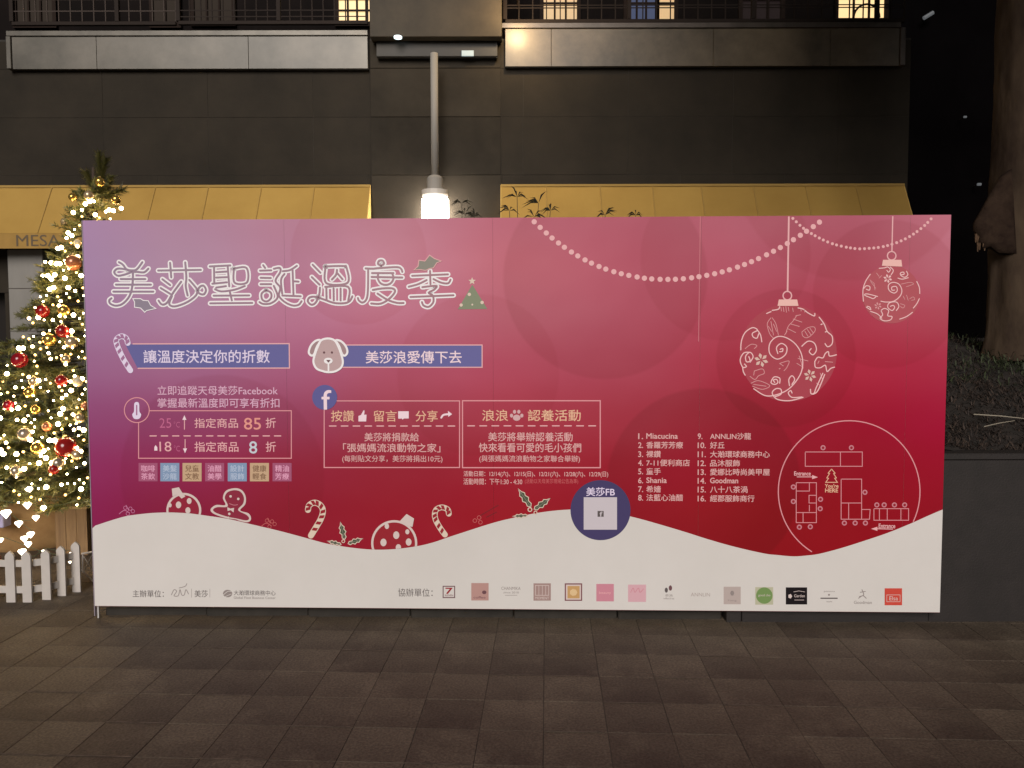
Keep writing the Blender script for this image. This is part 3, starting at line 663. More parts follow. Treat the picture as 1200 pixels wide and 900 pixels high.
text('(每則貼文分享，美莎將捐出10元)', 401, 533.5, 518.5, 542.5, I['warm'], .006)
text('浪浪', 565, 480, 595.5, 493.5, I['peach'], .012); text('認養活動', 618.5, 480, 680.5, 493.5, I['peach'], .016)
pw = pm('paw', (206, 168, 172))
poly('paw_icon', disc_pts(605.5, 489.5, 4.4, 3.6, 20), pw, .0012)
for x, y in ((599.5,487),(603,482.5),(608,482.5),(611.5,487)): poly('paw_icon', disc_pts(x, y, 1.9, 2.3, 14), pw, .0014)
dashes(545, 701, 499, 11)
text('美莎將舉辦認養活動', 572, 506.5, 671, 517.3, I['warm'], .016); text('快來看看可愛的毛小孩們', 561, 519, 681, 530, I['warm'], .016)
text('(與張媽媽流浪動物之家聯合舉辦)', 561.5, 533.5, 679.5, 542.5, I['warm'], .006)
text('活動日期：12/14(六)、12/15(日)、12/21(六)、12/28(六)、12/29(日)', 543, 552, 712.5, 559.5, I['warm'], .01)
text('活動時間：下午1:30 - 4:30', 543, 560.5, 612, 568, I['warm'], .01)
text('(活動以天母美莎現場公告為準)', 615, 561, 677.5, 567.5, pm('faint_coral', (196, 96, 100)), .0)
# blue disc with white card
poly('purple_disc', disc_pts(703.7, 597.8, 35.2, n=64), I['qr'], .0010)
poly('card_logo', rect(700.2,598.6,707.4,605.4), I['text'], .0032); text('f', 702.6, 599.4, 706, 605.2, I['qrw'], .02, .0042)
text('美莎FB', 687, 571, 720.5, 581.3, I['lav'], .02, .0020)
poly('white_card', rect(684, 582.6, 723, 620.6), I['qrw'], .0020)
# shop list
c1 = [('1.','Miacucina',37),('2.','香羅芳芳療',43),('3.','裸鑽',17),('4.','7-11便利商店',51),('5.','童手',17),('6.','Shania',24),('7.','希嬙',17),('8.','法藍心油醋',43)]
c2 = [('9.','ANNLIN沙龍',48),('10.','好丘',17),('11.','大瀚環球商務中心',70),('12.','品沐服飾',35),('13.','愛娜比時尚美甲屋',70),('14.','Goodman',33),('15.','八十八茶渦',44),('16.','經郡服飾商行',52)]
ys = [511,521.4,532,542.2,552.2,562.8,573,583]; ys2 = [511,521.6,532.2,542.6,553,563.2,573.5,584]
for (nn, nm, wd), y in zip(c1, ys):
    text(nn, 747.8, y-3.2, 753.6, y+3.6, I['warm'], .022); asc = nm in ('Miacucina', 'Shania')
    text(nm, 757.3, y-(3.4 if asc else 3.9), 757.3+wd, y+(3.2 if asc else 4.1), I['warm'], .024 if asc else .016)
for (nn, nm, wd), y in zip(c2, ys2):
    text(nn, 817.5, y-3.2, 817.5+(5.6 if len(nn) == 2 else 9.6), y+3.6, I['warm'], .022); asc = nm == 'Goodman'
    text(nm, 832, y-(3.4 if asc else 3.9), 832+wd, y+(3.2 if asc else 4.1), I['warm'], .024 if asc else .016)
# map
cc = [(995+83*math.cos(a), 576+83*math.sin(a)) for a in [math.radians(122+k*(385-122)/60) for k in range(61)]]
lines('map_circle', [cc], 1.2, I['line'], .0010)
def mz(pts): return Zp(900, 490, 5, pts)
mp = [[(218,198),(552,198),(552,282),(218,282),(218,198)],[(424,198),(424,282)],
 [(165,378),(283,378),(283,612),(165,612),(165,378)],[(165,427),(242,427),(242,378)],[(283,452),(240,452),(240,497),(283,497)],[(242,510),(242,545)],[(165,553),(283,553)],[(205,553),(205,612)],
 [(428,357),(548,357),(548,592),(428,592),(428,357)],[(428,497),(548,497)],[(472,497),(472,592)],[(548,535),(598,535),(594,592),(548,592)],
 [(620,530),(823,530),(823,598),(620,598),(620,530)],[(652,530),(652,598)],[(698,530),(698,598)],[(778,530),(778,598)]]
lines('map_outline', [mz(s) for s in mp], .8, I['line'], .0010)
for x, y in ((322,173),(488,173),(148,403),(148,488),(307,475),(305,530),(183,638),(247,636),(567,434),(447,614),(510,614),(570,614),(637,508),(680,508),(740,508),(800,508)):
    poly('map_dot', disc_pts(900+x/5, 490+y/5, 3.0, n=18), I['dim'], .0012); poly('map_dot_core', disc_pts(900+x/5, 490+y/5, 1.6, n=12), I['red'], .0022)
lines('map_tree', [mz([(372,298),(352,322),(360,325),(344,350),(354,352),(338,376),(406,376),(390,352),(400,350),(384,325),(392,322),(372,298)])], .9, I['peach'], .0010)
text("You're", 966.5, 567, 982.5, 571.5, I['peach'], .02); text('HERE', 966.8, 572.2, 982, 577, I['peach'], .02)
lines('map_arrow', [mz([(170,344),(262,344)])], .9, I['pink']); poly('map_arrow', mz([(258,333),(292,346),(258,357)]), I['pink'], .0016); text('Entrance', 930.5, 552.3, 950, 557.3, I['pink'], .02)
lines('map_arrow', [mz([(640,648),(730,650)])], .9, I['pink']); poly('map_arrow', mz([(640,636),(603,648),(640,660)]), I['pink'], .0016); text('Entrance', 1029.5, 613.5, 1049, 619, I['pink'], .02)
# garlands of printed beads
def garland(path, sp, r):
    p = smooth(path, n=30); mb = MB(); acc = 0; last = p[0]; poly('', disc_pts(*last, r, n=18), None, .0010, mb=mb)
    for q in p[1:]:
        acc += math.hypot(q[0]-last[0], q[1]-last[1]); last = q
        if acc >= sp: acc -= sp; poly('', disc_pts(*q, r, n=18), None, .0010, mb=mb)
    tag(mb.build('bead_garland', I['pink'], board), kind='stuff')
garland([(626,260),(650.7,282),(681.3,302.4),(714.5,317),(751,325.4),(779,327.4),(807,326),(845,319),(880.6,306.7),(915.5,289.5),(948.5,268.7),(964,257.5)], 9.2, 3.1)
garland([(929,256),(942,268),(960,279),(978,286.5),(1001.7,291.3),(1019,291),(1035,289),(1051.7,284),(1066.7,276.7),(1081.7,265.8),(1092,255.5)], 5.5, 1.75)
# hanging ornaments
def ornament(cx, cy, r, sx, sy0, ringc, cap):
    poly('ornament_body', disc_pts(cx, cy, r, n=56), None or MATSB, .0006)
    lines('ornament_cord', [[(sx[0], sy0), (sx[1], ringc[1]-ringc[2])]], 2.0 if r > 40 else 1.5, I['pink'], .0014)
    lines('ornament_ring', [disc_pts(ringc[0], ringc[1], ringc[2], n=24)], 1.5, I['pink'], .0016, closed=True)
    poly('ornament_cap', cap, pm('cap_pink', (232, 184, 178)), .0022)
MATSB = pm('ornament_tint', (166, 66, 80))
ornament(923.5, 413.5, 57, (924.3, 922.8), 254.5, (922.5, 346.5, 5), [(912.5,351),(934,351),(935.5,358.5),(911,358.5)])
MATSB = pm('ornament_tint_pale', (174, 84, 94))
ornament(1044.3, 345, 34, (1046, 1045), 254, (1044.7, 299.8, 5), [(1034.5,304.5),(1056,304.5),(1057,312.5),(1033.2,311.5)])
def spiral(cx, cy, r0, r1, a0, a1, n=26): return [(cx+(r0+(r1-r0)*t/n)*math.cos(math.radians(a0+(a1-a0)*t/n)), cy+(r0+(r1-r0)*t/n)*math.sin(math.radians(a0+(a1-a0)*t/n))) for t in range(n+1)]
oz = lambda pts: Zp(860, 345, 6.923, pts)
lines('ornament_scroll', [oz(s) for s in (
 [(355,480),(345,430),(385,398),(428,430),(415,490),(350,525),(290,480),(290,400),(345,345),(420,350),(500,405),(548,490),(555,590),(520,680),(440,770),(340,815),(250,820),(160,765)],
 [(375,445),(395,440),(392,462),(370,465)],
 [(200,320),(185,355),(155,345),(150,315),(190,290),(150,270),(90,310),(60,380),(55,450)],[(190,290),(215,330),(225,385)],
 [(120,505),(130,540),(100,545),(95,500),(130,470),(155,505),(130,550)],[(130,470),(80,475),(50,530),(70,590),(100,585),(85,565)],[(70,590),(75,625),(90,655)],
 [(625,440),(610,465),(640,490),(668,450),(650,395),(600,380),(550,420)],
 [(690,185),(730,240),(755,300),(795,340),(795,400),(760,425),(738,400)],[(755,300),(740,305)],[(715,240),(705,245)],
 [(330,715),(320,695),(345,690),(355,715),(330,730),(300,715),(325,670),(370,680),(370,720)],
 [(550,832),(470,835),(440,800),(460,780),(470,800)],[(560,835),(450,862),(350,850),(310,800),(340,765),(380,770),(380,810),(330,830)],
 [(450,740),(445,690),(470,660),(492,690),(470,730)],
 [(655,545),(680,510),(720,515),(740,480),(765,465),(775,500),(830,490)],[(655,545),(660,590),(700,595),(740,575),(755,625),(785,600),(815,590)],
 [(620,770),(625,805),(650,800),(665,760),(720,640)],[(640,810),(680,780),(735,650)],
 [(265,155),(300,140)],[(310,130),(360,120),(370,100)],[(520,110),(560,120),(600,150),(650,175),(655,155)],
)], 1.25, I['orn'], .0026, sm=True)
lines('ornament_sketch', [oz(s) for s in (
 [(300,190),(270,240),(290,320),(320,355)],[(310,190),(340,240),(360,330)],[(300,220),(320,330)],[(280,260),(305,300)],[(320,240),(345,300)],
 [(510,170),(480,215),(440,260),(420,320)],[(480,200),(550,225)],[(460,240),(530,260)],[(440,280),(500,310)],[(500,175),(540,165)],[(430,300),(410,330)],
 [(550,305),(600,270),(650,265),(655,300),(600,350),(560,340),(550,305)],[(575,300),(600,340)],[(595,285),(625,330)],[(615,275),(642,312)],
 [(370,560),(445,540),(430,590),(405,620)],[(370,560),(400,580)],[(365,605),(375,600)],
 [(170,620),(230,605),(245,640),(200,660),(170,690),(130,665)],[(165,620),(160,655)],
 [(140,720),(200,700),(290,740),(230,770),(150,745)],[(160,730),(260,745)],
 [(90,440),(140,405),(185,415),(165,440)],[(380,105),(385,135)],[(400,105),(405,140)],[(420,100),(425,145)],[(440,105),(445,135)],[(475,110),(480,140)],[(540,110),(545,135)],[(570,120),(575,145)],
 [(510,560),(560,590)],[(520,520),(600,540)],[(530,500),(560,600)],[(690,540),(680,560)],[(740,545),(800,550)],[(700,640),(720,700)],[(670,720),(700,740)],
)], .8, I['orn2'], .0020, sm=True)
def flower(cx, cy, r, m=None):
    for k in range(6):
        a = k*math.pi/3+.3; poly('flower_petal', [(cx+r*.15*math.cos(a), cy+r*.15*math.sin(a)), (cx+r*.7*math.cos(a-.35), cy+r*.7*math.sin(a-.35)), (cx+r*math.cos(a), cy+r*math.sin(a)), (cx+r*.7*math.cos(a+.35), cy+r*.7*math.sin(a+.35))], m or I['orn'], .0026)
flower(892, 422, 8.5, pm('petal', (214, 182, 172))); flower(949, 440, 7.5, pm('petal', (214, 182, 172)))
sz = lambda pts: Zp(1000, 290, 10, pts)
lines('ornament_scroll', [sz(s) for s in (
 [(480,500),(450,500),(450,465),(500,460),(510,510),(470,535),(415,500),(410,440),(460,410),(530,430),(565,500),(545,570),(470,630),(380,640),(320,630)],
 [(195,315),(140,400),(110,500),(115,630)],[(150,490),(185,500),(190,460),(150,450),(120,480)],
 [(560,320),(590,315),(585,290),(550,300),(555,330),(600,350),(635,320),(620,280)],[(520,360),(570,372),(640,355)],
 [(300,245),(360,240),(400,230),(430,260),(410,290),(390,270)],[(430,230),(465,270),(440,320)],
 [(430,690),(465,680),(480,705),(450,740),(400,700),(420,650),(500,640),(530,690),(500,740)],
 [(740,400),(770,470),(775,540)],[(770,600),(740,660),(700,710)],[(540,840),(620,810),(690,760)],[(150,700),(200,730),(190,700),(160,690)],[(200,750),(280,780),(330,830)],
 [(320,740),(360,715),(410,740),(400,800),(450,810),(430,850),(360,860),(310,830),(340,790),(320,740)],[(260,580),(230,600),(200,590),(130,560),(160,545),(280,575)],
)], 1.1, I['orn'], .0026, sm=True)
lines('ornament_sketch', [sz(s) for s in ([(560,430),(660,410),(700,430),(620,460)],[(580,570),(600,610)],[(620,560),(640,620)],[(660,600),(700,580),(715,610),(680,620)],[(190,380),(240,420)],[(200,400),(260,480)],[(240,420),(250,500)],[(550,660),(600,680),(580,710),(550,690)],[(270,300),(300,340)],[(300,360),(330,330)])], .7, I['orn2'], .0020, sm=True)
flower(1040, 326.5, 5.4); flower(1028.5, 358.5, 4.6, I['orn2'])
# figures along the snow line
def clipw(pts):      # keep only what lies above the snow line
    def wy(x):
        for a, b_ in zip(wave[:-1], wave[1:]):
            if a[0] <= x <= b_[0]: return a[1]+(b_[1]-a[1])*(x-a[0])/(b_[0]-a[0])
        return 620
    return [(x, min(y, wy(x)-.2)) for x, y in pts]
CR = pm('snow_cream', (206, 190, 186))
def bauble(cx, cy, r, capp, spots, rp=None):
    a = clipw(disc_pts(cx, cy, r, n=48)); poly('bauble_rim', a, CR, .0010)
    b_ = clipw(disc_pts(cx, cy, r-2.6, n=48)); poly('bauble_fill', b_, pm('bauble_red', (142, 34, 56)) if cx < 300 else I['red'], .0020)
    for x, y, s in spots: poly('bauble_spot', clipw(disc_pts(x, y, s, s*1.25, 16)), CR, .0030)
    poly('bauble_cap', capp, CR, .0030)
bauble(215.5, 598, 20.5, Zp(160,560,6,[(250,75),(300,65),(318,95),(345,130),(318,145),(290,115),(255,130)]), [(209.5,591.5,3.2),(222,587,2.8),(220.5,598,3),(199.5,592,2)])
bauble(462, 636.5, 27, Zp(340,560,3.75,[(482,190),(512,158),(545,178),(538,215),(515,210)]), [(464.5,627,3.6),(449.5,635.5,3.6),(479,635,3.4),(453.5,616.5,2.6),(477.5,623,2.4),(467,641.5,3.2)])
gz = lambda p: Zp(160, 560, 6, p)
gb = smooth(gz([(690,72),(740,85),(768,130),(765,185),(730,228),(790,250),(806,290),(780,312),(720,300),(700,292),(620,280),(540,250),(522,220),(560,190),(625,190),(608,140),(630,90)]), True)
poly('gingerbread_rim', clipw(gb), CR, .0012)
gi = smooth(gz([(690,86),(732,97),(755,135),(750,180),(715,225),(775,260),(792,285),(770,298),(700,284),(640,272),(560,245),(540,222),(570,205),(642,200),(622,140),(642,100)]), True)
poly('gingerbread_fill', clipw(gi), pm('ginger', (136, 40, 62)), .0022)
for x, y, r in ((270.5,581.5,1.5),(279.5,584.5,1.5),(269,602,1.5),(268,606.5,1.3)): poly('gingerbread_dot', disc_pts(x, y, r, n=14), CR, .0032)
poly('bow_tie', gz([(640,205),(662,215),(688,210),(684,242),(664,226),(642,232)]), CR, .0032)
lines('gingerbread_smile', [gz([(655,180),(685,190),(712,188)])], .7, I['dim'], .0032, sm=True)
for pts in ([(0,0),(.25,.32),(.1,.5),(.35,.7),(.5,1),(.75,.72),(.7,.5),(.78,.3),(.5,.15)],): LEAFS = pts
def leaf(ax, ay, tx, ty, wd):
    L_ = math.hypot(tx-ax, ty-ay); ux, uy = (tx-ax)/L_, (ty-ay)/L_; nx, ny = -uy, ux
    prof = [(0,0),(.12,.55),(.3,.38),(.42,.85),(.58,.45),(.7,.7),(.82,.25),(1,0),(.82,-.25),(.7,-.7),(.58,-.45),(.42,-.85),(.3,-.38),(.12,-.55)]
    pts = [(ax+ux*L_*t+nx*wd*s, ay+uy*L_*t+ny*wd*s) for t, s in prof]
    poly('holly_leaf', pts, I['grn'], .0014); lines('leaf_outline', [pts], .9, I['cream'], .0024, closed=True); lines('leaf_vein', [[(ax, ay), (tx, ty)]], .5, I['text2'], .0030)
leaf(622,594,607.5,573,5); leaf(626,597,644.5,584,4.6); leaf(618,604,601,605,3)
leaf(404,632,399,612,4.4); leaf(408,637,425,631,3.8); leaf(400,638,384,634,3)
for x, y, r in ((621,597,2.8),(627.5,600.5,2.2),(402.5,634,2.2)): poly('berry', disc_pts(x, y, r, n=16), I['cream'], .0030); poly('berry_core', disc_pts(x, y, r*.6, n=12), I['red'], .0038)
for x, y in ((556.5,610),(561.5,606.5),(563,612)): lines('berry_sketch', [disc_pts(x, y, 2.2, n=14)], .7, pm('berry_soft', (190, 96, 96)), .0014, closed=True)
for s in ([(563,604),(575,597),(584,592)],[(570,606),(582,600)],): lines('twig_sketch', [s], .8, pm('twig_dark', (104, 34, 40)), .0014)
for ox, oy, cm in ((150, 600, pm('sketch_mauve', (196, 120, 160))), (316, 615, pm('berry_soft', (190, 96, 96)))):
    lines('berry_sketch', [[(ox-10,oy+2),(ox-4,oy-2),(ox+2,oy+1)],[(ox-2,oy-8),(ox+1,oy-2)]], .8, cm, .0014, sm=True)
    for dx, dy in ((-3,-5),(3,-4),(6,-1),(0,2)): lines('berry_sketch', [disc_pts(ox+dx, oy+dy, 2, n=12)], .6, cm, .0014, closed=True)
# bottom strip
tx = I['text']; t2_ = I['text2']
text('主辦單位：', 155.5, 691.5, 192, 699.8, tx, .0)
lines('script_logo', [[(201,697),(204,691),(207,693),(204,698),(209,698),(211,691),(213,697),(216,697),(218,691),(221,696)],[(210,689),(217,687),(219,684)]], .8, t2_, .0010, sm=True)
text('美莎', 228, 691.5, 243.5, 699.8, tx, .0); lines('divider', [[(224.5,690),(224.5,700)],[(246,690),(246,700)]], .4, t2_)
poly('globe_logo', disc_pts(266.8, 695.5, 5.4, 4.4, 24), t2_, .0010); lines('globe_line', [[(262,697),(267,693),(271,693)],[(264,699),(271,696)]], .6, m_snow, .0018, sm=True)
text('大瀚環球商務中心', 274, 691.8, 323, 697.6, tx, .0); text('Global Fleet Business Center', 274, 699, 323, 701.8, t2_, .0)
text('協辦單位：', 466.5, 689.5, 507, 699, tx, .0)
frame('seven_frame', 519.3, 687, 532.8, 700.2, 1.1, I['brown']); text('7', 522, 688.6, 530.5, 696, I['red'], .05); text('ELEVEN', 521.5, 696.6, 531, 698.6, I['maroon'], .0)
def sq(x0, y0, x1, y1, c, nm): poly('logo_square', rect(x0, y0, x1, y1), pm(nm, c), .0008)
sq(552.3, 683.2, 572.6, 703.6, (176,138,132), 'logo_tan'); poly('bean_logo', disc_pts(567.5, 694, 2.6, 2.2, 14), I['brown'], .0016); text('coffee', 555, 698.5, 569, 701.3, I['brown'], .0)
text('CHANMIKA', 587.5, 687.5, 610, 691.2, t2_, .0); text('since 2010', 590, 693, 608, 695.3, t2_, .0); lines('logo_rule', [[(592,697.5),(606,697.5)]], .5, t2_)
sq(625.2, 683.5, 645.5, 703.8, (158,132,128), 'logo_taupe'); frame('logo_frame', 627.5, 686, 643, 697.5, .6, CR); text('MOMENT', 627.5, 699.2, 643.3, 702.3, CR, .0); 
for k in range(3): lines('logo_rule', [[(631.5+4*k,686.5),(631.5+4*k,697)]], .5, CR)
sq(661.8, 683.5, 682.2, 704, (120,72,78), 'logo_frame_brown'); poly('logo_square', rect(663.2,684.9,680.8,702.6), CR, .0016); poly('logo_square', rect(665,686.5,679.2,701), I['gold'], .0024); poly('logo_flame', disc_pts(672, 694, 4.6, 4.2, 7), pm('flame', (214,184,140)), .0032)
sq(698.8, 684.2, 719.3, 704.6, (196,130,146), 'logo_pink'); text('beauty', 702, 693, 716, 696.6, I['pink'], .0)
sq(736, 685, 757, 705.2, (206,162,172), 'logo_light_pink'); lines('logo_script', [[(739,694),(742,689),(744,694),(748,689),(750,694),(754,690)]], .7, I['dim'], .0016, sm=True); text('Shania', 738.5, 699.2, 754.5, 702.6, I['dim'], .0)
poly('leaf_logo', disc_pts(780.8, 691.5, 1.9, 3, 12), I['text'], .0010); poly('leaf_logo', disc_pts(785.6, 689, 2, 3.2, 12), I['brown'], .0012); text('coffee & tea', 777.5, 700, 790, 702.2, t2_, .0); text('茶渦', 779.5, 696.3, 788, 699.2, t2_, .0)
text('ANNLIN', 809.5, 694.6, 832, 698.8, pm('faint_grey', (166, 154, 150)), .0)
sq(848, 687.5, 868, 708, (176,162,158), 'logo_pale'); poly('logo_flower', disc_pts(858, 695, 2.4, 3.2, 6), t2_, .0016); text('Fang', 853, 702.6, 863, 705, t2_, .0)
sq(885, 688, 906, 708.5, (178,176,152), 'logo_green_ground'); poly('green_disc', disc_pts(895.6, 697.8, 9.6, n=32), pm('logo_green', (112,140,84)), .0016); text('good cho', 888.5, 696, 902.5, 699.4, CR, .0, .0024)
sq(920.8, 688.2, 945.8, 708.3, (22,16,20), 'logo_black'); poly('logo_flower', disc_pts(925.8, 698.6, 2.4, 2.8, 5), CR, .0016); text('Garden', 930.5, 696.3, 943, 699.8, CR, .0, .0018); lines('logo_rule', [[(931,703),(942,703)],[(930,693.5),(936,692.3),(943,693.5)]], .5, CR, .0018)
lines('logo_rule', [[(962,701),(981,701)]], 1.4, tx); text('pinmu', 965.5, 692, 978, 694.2, t2_, .0); poly('logo_dot', disc_pts(971.4, 697, 1.2, 1.2, 10), t2_); text('style', 968.5, 704, 975, 706, t2_, .0)
lines('logo_figure', [[(1010,691),(1012,697),(1007,699)],[(1008,694),(1014,693)],[(1006,701),(1011,698),(1015,701)]], .9, t2_, .0010, sm=True); text('Goodman', 1000.5, 704, 1021.5, 707.6, t2_, .0)
sq(1036.6, 689.3, 1057, 709.2, (196,72,60), 'logo_red'); frame('logo_frame', 1039, 697, 1054.6, 705, .5, CR, .0016); text('Elsa', 1042, 698.6, 1052, 703.4, CR, .0, .0018)

# ================================================================== PLANTER right of and behind the board
PY = 4.44
plant = empty('planter', (1.35, PY, 0), 'long charcoal stone planter wall under and right of the red board', 'planter')
m_plw = mat('planter_stone', (.024, .019, .018), .6, spec=.4, noise=.3, nscale=6, bump=.15, bscale=90, col2=(.017, .014, .013))
pz = at(1150, 531, PY).z
xs = [0, 1.1, 2.2, 3.3, 4.4, 5.5]
for a, b2 in zip(xs[:-1], xs[1:]): MB().cbox(a+.001, 0, -.02, b2-.001, .09, pz-.04, .003).build('wall_panel', m_plw, plant)
for a, b2 in zip(xs[:-1], xs[1:]): MB().cbox(a+.001, -.012, pz-.038, b2-.001, .14, pz, .005).build('coping', m_plw, plant)
MB().cbox(-.09, 0, -.02, -.003, 2.9, pz-.04, .003).build('side_wall', m_plw, plant)
# low kerb along the left part, under the board
kb = MB()
for i in range(6):
    x0 = -2.47 + i*.62
    kb.cbox(x0, 4.58+(-.0280)*(x0+2.5), -.02, x0+.615, 4.75+(-.0280)*(x0+2.5), .045, .006)
tag(kb.build('kerb', mat('kerb_stone', (.026, .021, .016), .8, noise=.4, bump=.2)), kind='structure')
# soil bed (sloping) + dry ground cover
m_soil = mat('soil', (.022, .015, .012), .95, noise=.6, nscale=9, bump=.9, bscale=22, col2=(.010, .008, .006))
vs = []; nx, ny = 40, 26
def soilz(x, y): 
    t = (y-PY-.1)/2.4
    return pz-.05 + .72*min(1, max(0, t))**.9 + .03*math.sin(x*5.1+y*3)+.025*math.sin(x*11+1)*math.cos(y*9)
for j in range(ny+1):
    for i in range(nx+1):
        x = 1.36+5.4*i/nx; y = PY+.1+2.7*j/ny; vs.append((x, y, soilz(x, y)+random.uniform(-.012, .012)))
fs = [(j*(nx+1)+i, j*(nx+1)+i+1, (j+1)*(nx+1)+i+1, (j+1)*(nx+1)+i) for j in range(ny) for i in range(nx)]
soil = MB().add(vs, fs).build('soil_bed', m_soil, None, smooth=True); tag(soil, kind='structure')
gc = MB(); gg = MB()
for k in range(26000):
    x = random.uniform(1.9, 5.6); y = PY+.14+2.4*random.random()**1.2
    px = 600+900*x/y
    if px < 1080 or px > 1240: continue
    z = soilz(x, y); a = random.uniform(0, 6.28); green = (px > 1160+random.gauss(0, 18) and y > 5.9 and y < 6.9) or (y > 5.6 and random.random() < .12)
    ln = random.uniform(.02, .075); ww = random.uniform(.0012, .0045)*(1.3 if green else 1); h = random.uniform(.0, .05) if not green else random.uniform(.01, .09)
    dx, dy = math.cos(a)*ln, math.sin(a)*ln; nx_, ny_ = -math.sin(a)*ww, math.cos(a)*ww
    t = gg if green else gc
    z += .004 + (0 if not green else random.uniform(0, .05))
    t.add([(x-nx_, y-ny_, z), (x+nx_, y+ny_, z), (x+dx*.5+nx_, y+dy*.5+ny_, z+h*.6), (x+dx*.5-nx_, y+dy*.5-ny_, z+h*.6), (x+dx, y+dy, z+h*(.6 if green else .9))], [(0,1,2,3),(3,2,4)])
tag(gc.build('dry_ground_cover', mat('dry_leaf', (.060, .038, .027), .8, rnd=.7, col2=(.018, .011, .009))), kind='stuff')
tag(gg.build('green_ground_cover', mat('green_leaf', (.038, .050, .018), .7, rnd=.7)), kind='stuff')
m_stick = mat('pale_stick', (.30, .26, .20), .8, noise=.2)
for (a, b2, Y0, Y1, r, lab) in (((1141,485.5),(1205,491),4.95,4.95,.004,'long pale dry stick lying across the soil of the planter, upper one'), ((1153,500),(1189,493),4.86,4.9,.003,'short pale dry stick lying on the planter soil below the longer one')):
    p, q = at(*a, Y0), at(*b2, Y1); mid = (p+q)/2 + Vector((0, 0, .004))
    tag(MB().tube([p, mid, q], [r, r*.9, r*.6], 6).build('dry_stick', m_stick), lab, 'stick', 'dry sticks in the planter')

# street tree on the right
TX = at(1187.5, 350, 6.3)
st = empty('street_tree', (TX.x, 6.3, soilz(TX.x, 6.3)-.05), 'thick mottled brown tree trunk rising from the planter at the right edge', 'tree')
m_bark = mat('bark', (.072, .050, .033), .95, noise=.7, nscale=3.2, spec=.1, bump=1.0, bscale=16, stretch=(1, 1, .4), col2=(.020, .012, .010))
b0 = st.location.z; prof = []; N = 150; vs = []; nn = 40
for j in range(N+1):
    z = j*.042; base_r = .178 + .05*math.exp(-z*6)
    for k in range(nn):
        a = k*2*math.pi/nn; r = base_r*(1+.035*math.sin(3*a+z*.5)+.025*math.sin(7*a-z*2.1)+.10*mnoise.noise((math.cos(a)*2.2, math.sin(a)*2.2, z*1.1))+.07*mnoise.noise((math.cos(a)*7, math.sin(a)*7, z*3.2))+.03*mnoise.noise((a*6, 3, z*12)))
        wz = b0+z
        d = math.exp(-((wz-at(1150, 258, 6.2).z)/.13)**2) * max(0, math.cos(a-math.pi))**6
        r += .0*d
        vs.append((r*math.cos(a), r*math.sin(a), z))
fs = [(j*nn+k, j*nn+(k+1) % nn, (j+1)*nn+(k+1) % nn, (j+1)*nn+k) for j in range(N) for k in range(nn)]
tr = MB().add(vs, fs).build('trunk', m_bark, st, smooth=True)
# cut branch stub: flares downwards to the left and ends in a ragged pale break
def ST(px, py, Y=6.14): p = at(px, py, Y); return (p.x-st.location.x, p.y-6.3, p.z-b0)
ol = [(1186,196),(1172,206),(1162,222),(1155,235),(1147,250),(1140,262),(1140,271),(1146,277),(1144,285),(1151,288),(1150,294),(1160,291),(1170,298),(1192,300)]
cx_, cy_ = 1182, 255; rings = []
for k_, Yk in ((.25, 6.10), (.7, 6.105), (.93, 6.13), (1.0, 6.2), (.9, 6.32)):
    rings.append([Vector(ST(cx_+(a-cx_)*k_, cy_+(b-cy_)*k_, Yk)) for a, b in ol])
vs = [v+Vector((.012, .02, .012))*mnoise.noise(v*11) for r in rings for v in r]; n = len(ol)
fs = [tuple(range(n))]+[(q*n+(i+1) % n, q*n+i, (q+1)*n+i, (q+1)*n+(i+1) % n) for q in range(4) for i in range(n)]
MB().add(vs, fs).build('branch_stub', mat('dark_bark', (.040, .025, .017), .95, spec=.1, noise=.7, nscale=9, bump=1, bscale=24, col2=(.016, .009, .007)), tr, smooth=True)
fr = MB()
for k in range(6):
    fr.tube([ST(1144+k*2.2, 274), ST(1142+k*2.6+random.uniform(-2, 2), 280+random.uniform(0, 16))], [.012, .005], 5)
fr.build('broken_wood', mat('broken_wood', (.10, .055, .028), .9, noise=.5, nscale=12), tr)
# unseen crown above the frame, stretched forward to shade the building's right side
cb = MB(); lf_ = MB(); crown_c = (0, 0, 5.9)
for k in range(17):
    a = k*.7+.3; ln = random.uniform(1.0, 2.0); e = (random.uniform(-2.3, 1.2), random.uniform(-5.6, -3.4), random.uniform(5.3, 8.2)); cb.tube([(0, 0, 5.2), (e[0]*.5, e[1]*.5, 5.2+(e[2]-5.2)*.6), e], [.09, .05, .02], 7)
    for q in range(620):
        c = (e[0]+random.gauss(0, .55), e[1]+random.gauss(0, .55), e[2]+random.gauss(0, .45)); s = random.uniform(.09, .19); u = Vector((random.gauss(0,1), random.gauss(0,1), random.gauss(0,.6))).normalized(); v = u.cross(Vector((random.gauss(0,1), random.gauss(0,1), random.gauss(0,1)))).normalized()
        c = Vector(c); lf_.add([c-u*s, c+v*s*.45, c+u*s, c-v*s*.45], [(0,1,2,3)])
cb.build('shade_limbs', m_bark, st); lf_.build('crown', mat('shade_crown_leaf', (.05, .075, .03), .6, rnd=.5), st)

